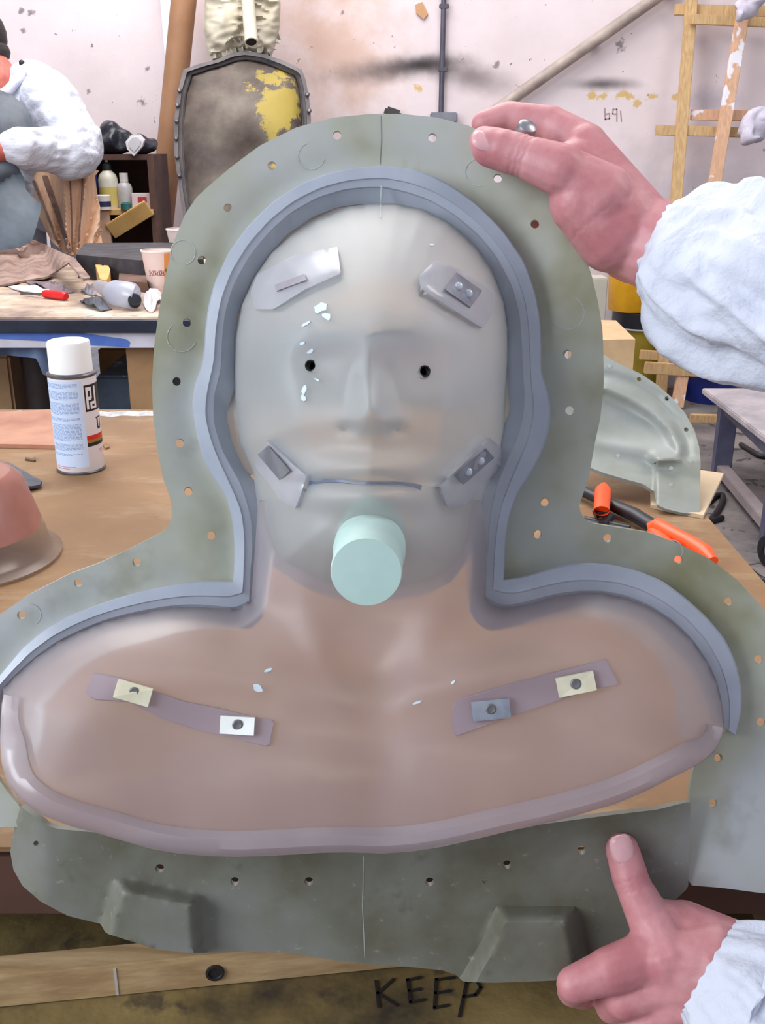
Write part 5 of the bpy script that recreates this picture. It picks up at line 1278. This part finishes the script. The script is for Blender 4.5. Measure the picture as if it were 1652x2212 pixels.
# head block on top
hdb = thing('plaster_head_mould', 'cream plaster head mould with a pipe stub on top of the torso mould', 'mould', P(520, 118, DT + 0.02))
ho = [(452, 122), (446, 100), (440, 60), (442, 10), (446, -60), (470, -110), (520, -130), (575, -110), (600, -60), (606, 10), (604, 60), (594, 100), (586, 124), (545, 112), (520, 104), (490, 114)]
hos = resample(ho, 8)
def hz(qq):
    d = dist_to(hos, qq); z = 0.13 * np.sqrt(np.clip(1 - (1 - np.clip(d / 80.0, 0, 1)) ** 2, 0, 1))
    r = []
    for (x, y), zz in zip(qq, z):
        n1 = noise.noise(V3(x / 40, y / 26, 2)); n2 = abs(noise.noise(V3(x / 34 + y / 60, y / 17, 7)))
        side_ = 1.0 if x < 515 else 1.6
        r.append(P(x, y, DT + 0.03 - zz - (0.020 * n1 - 0.036 * n2 * side_) * min(1, zz / 0.05)))
    return r
shell('plaster_body', ho, [], hz, 0.02, mat('cream_plaster', (200, 192, 174), (178, 168, 146), 9, 0.75, 0.2), hdb, 4.5, 5)
mb = MB(); pa_, pb_ = P(536, 10, DT - 0.14), P(543, 92, DT - 0.20); axp = (pb_ - pa_).normalized(); Lp_ = (pb_ - pa_).length; R1 = 14 / FPX * DT
mb.lathe([(R1, -.2), (R1, Lp_), (R1 * .8, Lp_), (R1 * .8, Lp_ - .05), (0, Lp_ - .05)], pa_, axp, 24); mb.build('pipe_stub', mat('cream_pipe', (206, 198, 178), (188, 180, 158), 9, 0.6), hdb, smooth=40)
mb = MB(); mb.lathe([(R1 * .79, 0), (0, 0.0)], pb_ - axp * 0.004, axp, 20); mb.build('pipe_bore', darkm, hdb)
mb = MB(); mb.box(P(496, 40, DT - 0.135), (.20, .02, .24), Matrix.Rotation(-.05, 3, 'Y') @ Matrix.Rotation(.1, 3, 'X'), .008)
# ================================================================== wall fittings
gal = mat('dark_conduit', (96, 92, 104), (74, 70, 84), 8, 0.45, 0, 0.3)
cond = thing('wall_conduit', 'slim dark vertical conduit on the back wall above a junction box', 'pipe', PY(957, 250, WALLY - .03))
a_, b_ = PY(962, -150, WALLY - .03), PY(956, 246, WALLY - .03)
mb = MB(); mb.tube([V3(a_.x, a_.y, a_.z), V3(a_.x - .006, b_.y, b_.z)], 0.0135, 12); mb.build('pipe', gal, cond, smooth=40)
for y in (14, 150):
    c_ = PY(960, y, WALLY - .03); mb = MB(); mb.box((a_.x, c_.y - .005, c_.z), (.05, .02, .022), None, .003); mb.build('clip', gal, cond)
c_ = PY(958, 254, WALLY - .05); mb = MB(); mb.box(c_, (.14, .09, .05), None, .006); mb.build('junction_box', mat('box_grey', (128, 128, 138), (108, 108, 120), 8, 0.5), cond)
c_ = PY(848, 245, WALLY - .05); mb = MB(); mb.box((c_.x, WALLY - .05, c_.z), (.09, .06, .05), Matrix.Rotation(.3, 3, 'Y'), .012); mb.build('wall_bracket', mat('dark_bracket', (70, 64, 66), (52, 48, 50), 8, 0.6), label='small dark bracket on the back wall just above the mould', cat='bracket')
a_, b_ = PY(1060, 246, WALLY - .06), PY(1470, -42, WALLY - .06)
dp = thing('wall_pole', 'thick grey pole fixed diagonally across the back wall', 'pole', (a_.x, a_.y, a_.z))
mb = MB(); mb.tube([a_, b_], 0.030, 16); mb.build('pole', mat('weathered_grey_pole', (178, 162, 152), (146, 130, 122), 5, 0.5, stretch=(2, 2, 2)), dp, smooth=40)
for f in (0.12, 0.55, 0.93):
    c_ = a_.lerp(b_, f); mb = MB(); mb.box((c_.x, (c_.y + WALLY) / 2, c_.z), (.04, WALLY - c_.y, .025)); mb.build('bracket', gal, dp)
# tan chip stuck to the wall
ch_ = [(897, 10), (912, 4), (924, 30), (915, 42), (899, 28)]
mb = MB(); mb.prism([PY(x, y, WALLY - .012) for x, y in ch_], (0, .0118, 0)); mb.build('wall_patch', mat('tan_patch', (204, 158, 118), (186, 140, 100), 8, 0.7), label='small torn tan card stuck high on the back wall', cat='card')
# scrawled note on the wall
WW = lambda x, y: PY(x, y, WALLY - .0005)
strokes('wall_scrawl', [[(1306, 234), (1307, 258), (1316, 256), (1316, 245), (1308, 247)], [(1332, 247), (1323, 246), (1324, 236), (1332, 236), (1332, 262)], [(1340, 240), (1342, 262)]], WW, 0.007, mat('faded_marker', (174, 150, 150), (162, 138, 140), 10, 0.7), None, V3(0, -1, 0), label='faint hand-scrawled letters on the back wall right of the diagonal pole', cat='writing')

# ================================================================== timber rack at the right
rack = thing('timber_rack', 'pale timber ladder rack leaning on the back wall at the right', 'rack', V3(PZ(1455, 900, 0).x, 5.3, 0))
def stick(x0, y0, x1, y1, Y0, Y1, wpx, name='rail', m=pine2, dep=0.03, par=None):
    a_, b_ = PY(x0, y0, Y0), PY(x1, y1, Y1); wd = wpx / FPX * (a_ - CAM).dot(FW)
    mb = MB(); d = (b_ - a_).normalized(); mb.beam(a_, b_, wd, dep, (0, -1, 0), .003) if abs(d.z) > .6 else mb.beam(a_, b_, dep, wd, (0, 0, 1), .003)
    return mb.build(name, m, par or rack)
pinkpine = mat('pinkish_pine', (222, 178, 146), (200, 156, 124), 5, 0.65, stretch=(20, 20, 3), spots=(232, 226, 232), spot_scale=9, spot_at=0.60)
stick(1498, -60, 1425, 880, 5.62, 5.30, 25, 'post')
stick(1616, -40, 1462, 880, 5.55, 5.20, 27, 'post', pinkpine)
stick(1457, 21, 1700, 26, 5.62, 5.62, 22)
stick(1492, 42, 1700, 50, 5.54, 5.54, 20)
stick(1492, 248, 1652, 250, 5.56, 5.56, 22, 'rail', pinkpine)
stick(1416, 281, 1600, 286, 5.52, 5.52, 21)
stick(1382, 766, 1440, 769, 5.36, 5.36, 20)
stick(1392, 794, 1620, 808, 5.22, 5.22, 25)
stick(1400, 650, 1652, 655, 5.4, 5.4, 22)
stick(1490, 905, 1580, 908, 4.95, 4.95, 22, 'foot_rail')
# cloth wads hung on the rack
def wad(px, py, rx, ry, Y, label):
    c = PY(px, py, Y); s = Y / FPX
    blob('rag_bundle', [(c, (rx * s, 0.05, ry * s)), (c + V3(rx * s * .5, -.02, ry * s * .5), (rx * s * .6, .05, ry * s * .5)), (c + V3(-rx * s * .4, -.02, -ry * s * .6), (rx * s * .5, .05, ry * s * .5))], 0.008, mat('grey_white_rag', (214, 208, 220), (180, 172, 188), 14, 0.8, 0.4), None, 2, edit=lambda p: p + V3(1, -1, 1) * 0.025 * noise.noise(p * 16.0), label=label, cat='rag')
wad(1634, 270, 34, 34, 5.38, 'bundle of pale lilac rag hanging on the timber rack')
wad(1612, 18, 28, 20, 5.40, 'dirty pale rag knotted at the top of the timber rack')
# buckets
yel = mat('yellow_bucket_plastic', (224, 166, 30), (204, 146, 20), 8, 0.4)
yel2 = mat('olive_yellow_bucket', (164, 142, 40), (136, 116, 34), 6, 0.45)
bk = mat('black_lid_plastic', (32, 32, 40), (20, 20, 28), 10, 0.35)
bc = PY(1384, 700, 5.57); 
zl = PY(1384, 672, 5.57).z
bu = thing('yellow_bucket', 'olive-yellow bucket with a dirty black lid right of the mould', 'bucket', (bc.x, bc.y, zl - 0.385))
mb = MB(); mb.lathe([(0, 0), (.125, 0), (.145, .36), (.15, .36), (.15, .37), (.14, .37)], (bc.x, bc.y, zl - 0.385), (0, 0, 1), 36); mb.build('bucket_body', yel2, bu, smooth=40)
mb = MB(); mb.lathe([(.154, -.075), (.157, -.075), (.157, .004), (.146, .006), (.140, -.002), (0, -.002)], (bc.x, bc.y, zl), (0, 0, 1), 36); mb.build('lid', bk, bu, smooth=40)
mb = MB(); mb.lathe([(.1575, -.083), (.160, -.083), (.160, -.075), (.1575, -.075)], (bc.x, bc.y, zl), (0, 0, 1), 36); mb.build('lid_ring', seam_m, bu)
bu2 = thing('yellow_bucket', 'bright yellow bucket standing on the black bucket lid below the wrist', 'bucket', (bc.x - .06, bc.y, zl + .008))
mb = MB(); mb.lathe([(0, 0), (.12, 0), (.124, .006), (.14, .33), (.145, .33), (.145, .345), (.13, .345)], (bc.x - .06, bc.y, zl + .008), (0, 0, 1), 36); mb.build('bucket_body', yel, bu2, smooth=40)
# pale carton and block left of it, stack carrying the bucket
mb = MB(); mb.box((bc.x, bc.y, (zl - 0.385) / 2 - .001), (.34, .34, zl - 0.3852), None, .006); mb.build('stacked_carton', mat('dull_carton', (120, 104, 92), (98, 84, 76), 6, 0.8), label='dull brown carton under the yellow buckets', cat='box')
c0 = PY(1318, 700, 4.0); c1 = PY(1372, 700, 4.0)
mb = MB(); mb.prism([PZ(x, y, c0.z) for x, y in ((1235, 690), (1330, 692), (1372, 733), (1235, 735))], (0, 0, -c0.z + .002)); blkc = mb.build('sawn_block', mat('raw_pine_block', (216, 184, 142), (190, 156, 116), 6, 0.7), label='pale sawn timber block with a white top beside the yellow bucket', cat='block')
pc = PY(1280, 660, 4.6); mb = MB(); mb.box((PY(1272, 640, 4.62).x, 4.62, PY(1290, 597, 4.62).z / 2), (PY(1320, 640, 4.62).x - PY(1255, 640, 4.62).x, .12, PY(1290, 597, 4.62).z), None, .004); mb.build('leaning_panel', mat('pale_grey_panel', (190, 184, 170), (172, 166, 152), 6, 0.7), label='pale grey board standing left of the bright yellow bucket', cat='board')
bb = PZ(1540, 866, 0); bb = V3(PY(1540, 866, 5.35).x, 5.42, 0)
blu = thing('blue_tub', 'dark blue plastic tub on the floor behind the timber rack', 'tub', bb)
mb = MB(); mb.lathe([(0, 0), (.13, 0), (.15, .2), (.16, .2), (.16, .22), (.145, .22), (.13, .02), (0, .02)], bb, (0, 0, 1), 36); mb.build('tub_body', mat('navy_blue_plastic', (30, 50, 136), (20, 34, 104), 8, 0.4), blu, smooth=40)
# ---- steel bench at the right edge
bn = thing('steel_bench', 'low blue-grey steel bench frame on the floor at the right edge', 'bench', V3(1.55, 3.7, 0))
sm_ = mat('painted_grey_steel', (104, 104, 128), (80, 80, 104), 7, 0.5)
bt_z = 0.345; A = V3(1.40, 4.02, 0); B = V3(1.36, 3.32, 0); C_ = V3(2.05, 4.02, 0); Dd = V3(2.05, 3.32, 0)
for p in (A, B, C_, Dd):
    mb = MB(); mb.box((p.x, p.y, bt_z / 2), (.07, .05, bt_z), None, .004); mb.build('leg', sm_, bn)
mb = MB(); mb.box((1.71, 3.67, bt_z + .012), (.80, .86, .024), None, .004); mb.build('bench_top', mat('dusty_steel_top', (186, 176, 178), (150, 142, 148), 6, 0.6), bn)
for (p, r) in ((A, B), (C_, Dd)):
    mb = MB(); mb.beam(p + V3(0, 0, .05), r + V3(0, 0, .05), .05, .04, (0, 0, 1), .003); mb.build('lower_rail', mat('rail_dusty', (166, 152, 152), (140, 128, 130), 6, 0.6), bn)
    mb = MB(); mb.beam(p + V3(0, 0, bt_z - .03), r + V3(0, 0, bt_z - .03), .05, .06, (0, 0, 1), .003); mb.build('top_rail', sm_, bn)
# ---- floor cables, hose
cabm = mat('black_cable', (40, 36, 40), (28, 24, 28), 10, 0.5)
def cable(pts, r, label):
    mb = MB(); pp = [PZ(x, y, r) for x, y in pts]
    # smooth
    ar = np.array([tuple(p) for p in pp]); n = 40; s = np.linspace(0, len(ar) - 1, n); sm = np.stack([np.interp(s, range(len(ar)), ar[:, k]) for k in range(3)], 1)
    for _ in range(4): sm[1:-1] = .5 * sm[1:-1] + .25 * (sm[:-2] + sm[2:])
    mb.tube([V3(*p) for p in sm], r, 8); mb.build('floor_cable', cabm, label=label, cat='cable', smooth=60)
cable([(1530, 1085), (1545, 1070), (1562, 1068), (1560, 1085), (1545, 1110), (1530, 1128), (1560, 1118)], .011, 'looped black cable on the floor beside the plywood offcut')
cable([(1580, 1200), (1610, 1225), (1640, 1250), (1700, 1270)], .011, 'straight black cable running out of frame on the floor')
cable([(1600, 960), (1640, 985), (1700, 990)], .012, 'short dark hose under the steel bench')
wc = PZ(1665, 1190, .055); wc.z = .055
wheel = thing('castor_wheel', 'dark castor wheel on the floor at the right edge', 'wheel', (wc.x, wc.y, 0))
mb = MB(); mb.lathe([(.02, -.018), (.05, -.018), (.055, -.01), (.055, .01), (.05, .018), (.02, .018), (.02, -.018)], wc, (1, .25, 0), 28); mb.build('tyre', blackp, wheel, smooth=35)
mb = MB(); mb.lathe([(0, -.014), (.02, -.014), (.02, .014), (0, .014)], wc, (1, .25, 0), 18); mb.build('hub', mat('mauve_hub', (132, 116, 122), (112, 98, 104), 8, 0.5), wheel, smooth=35)
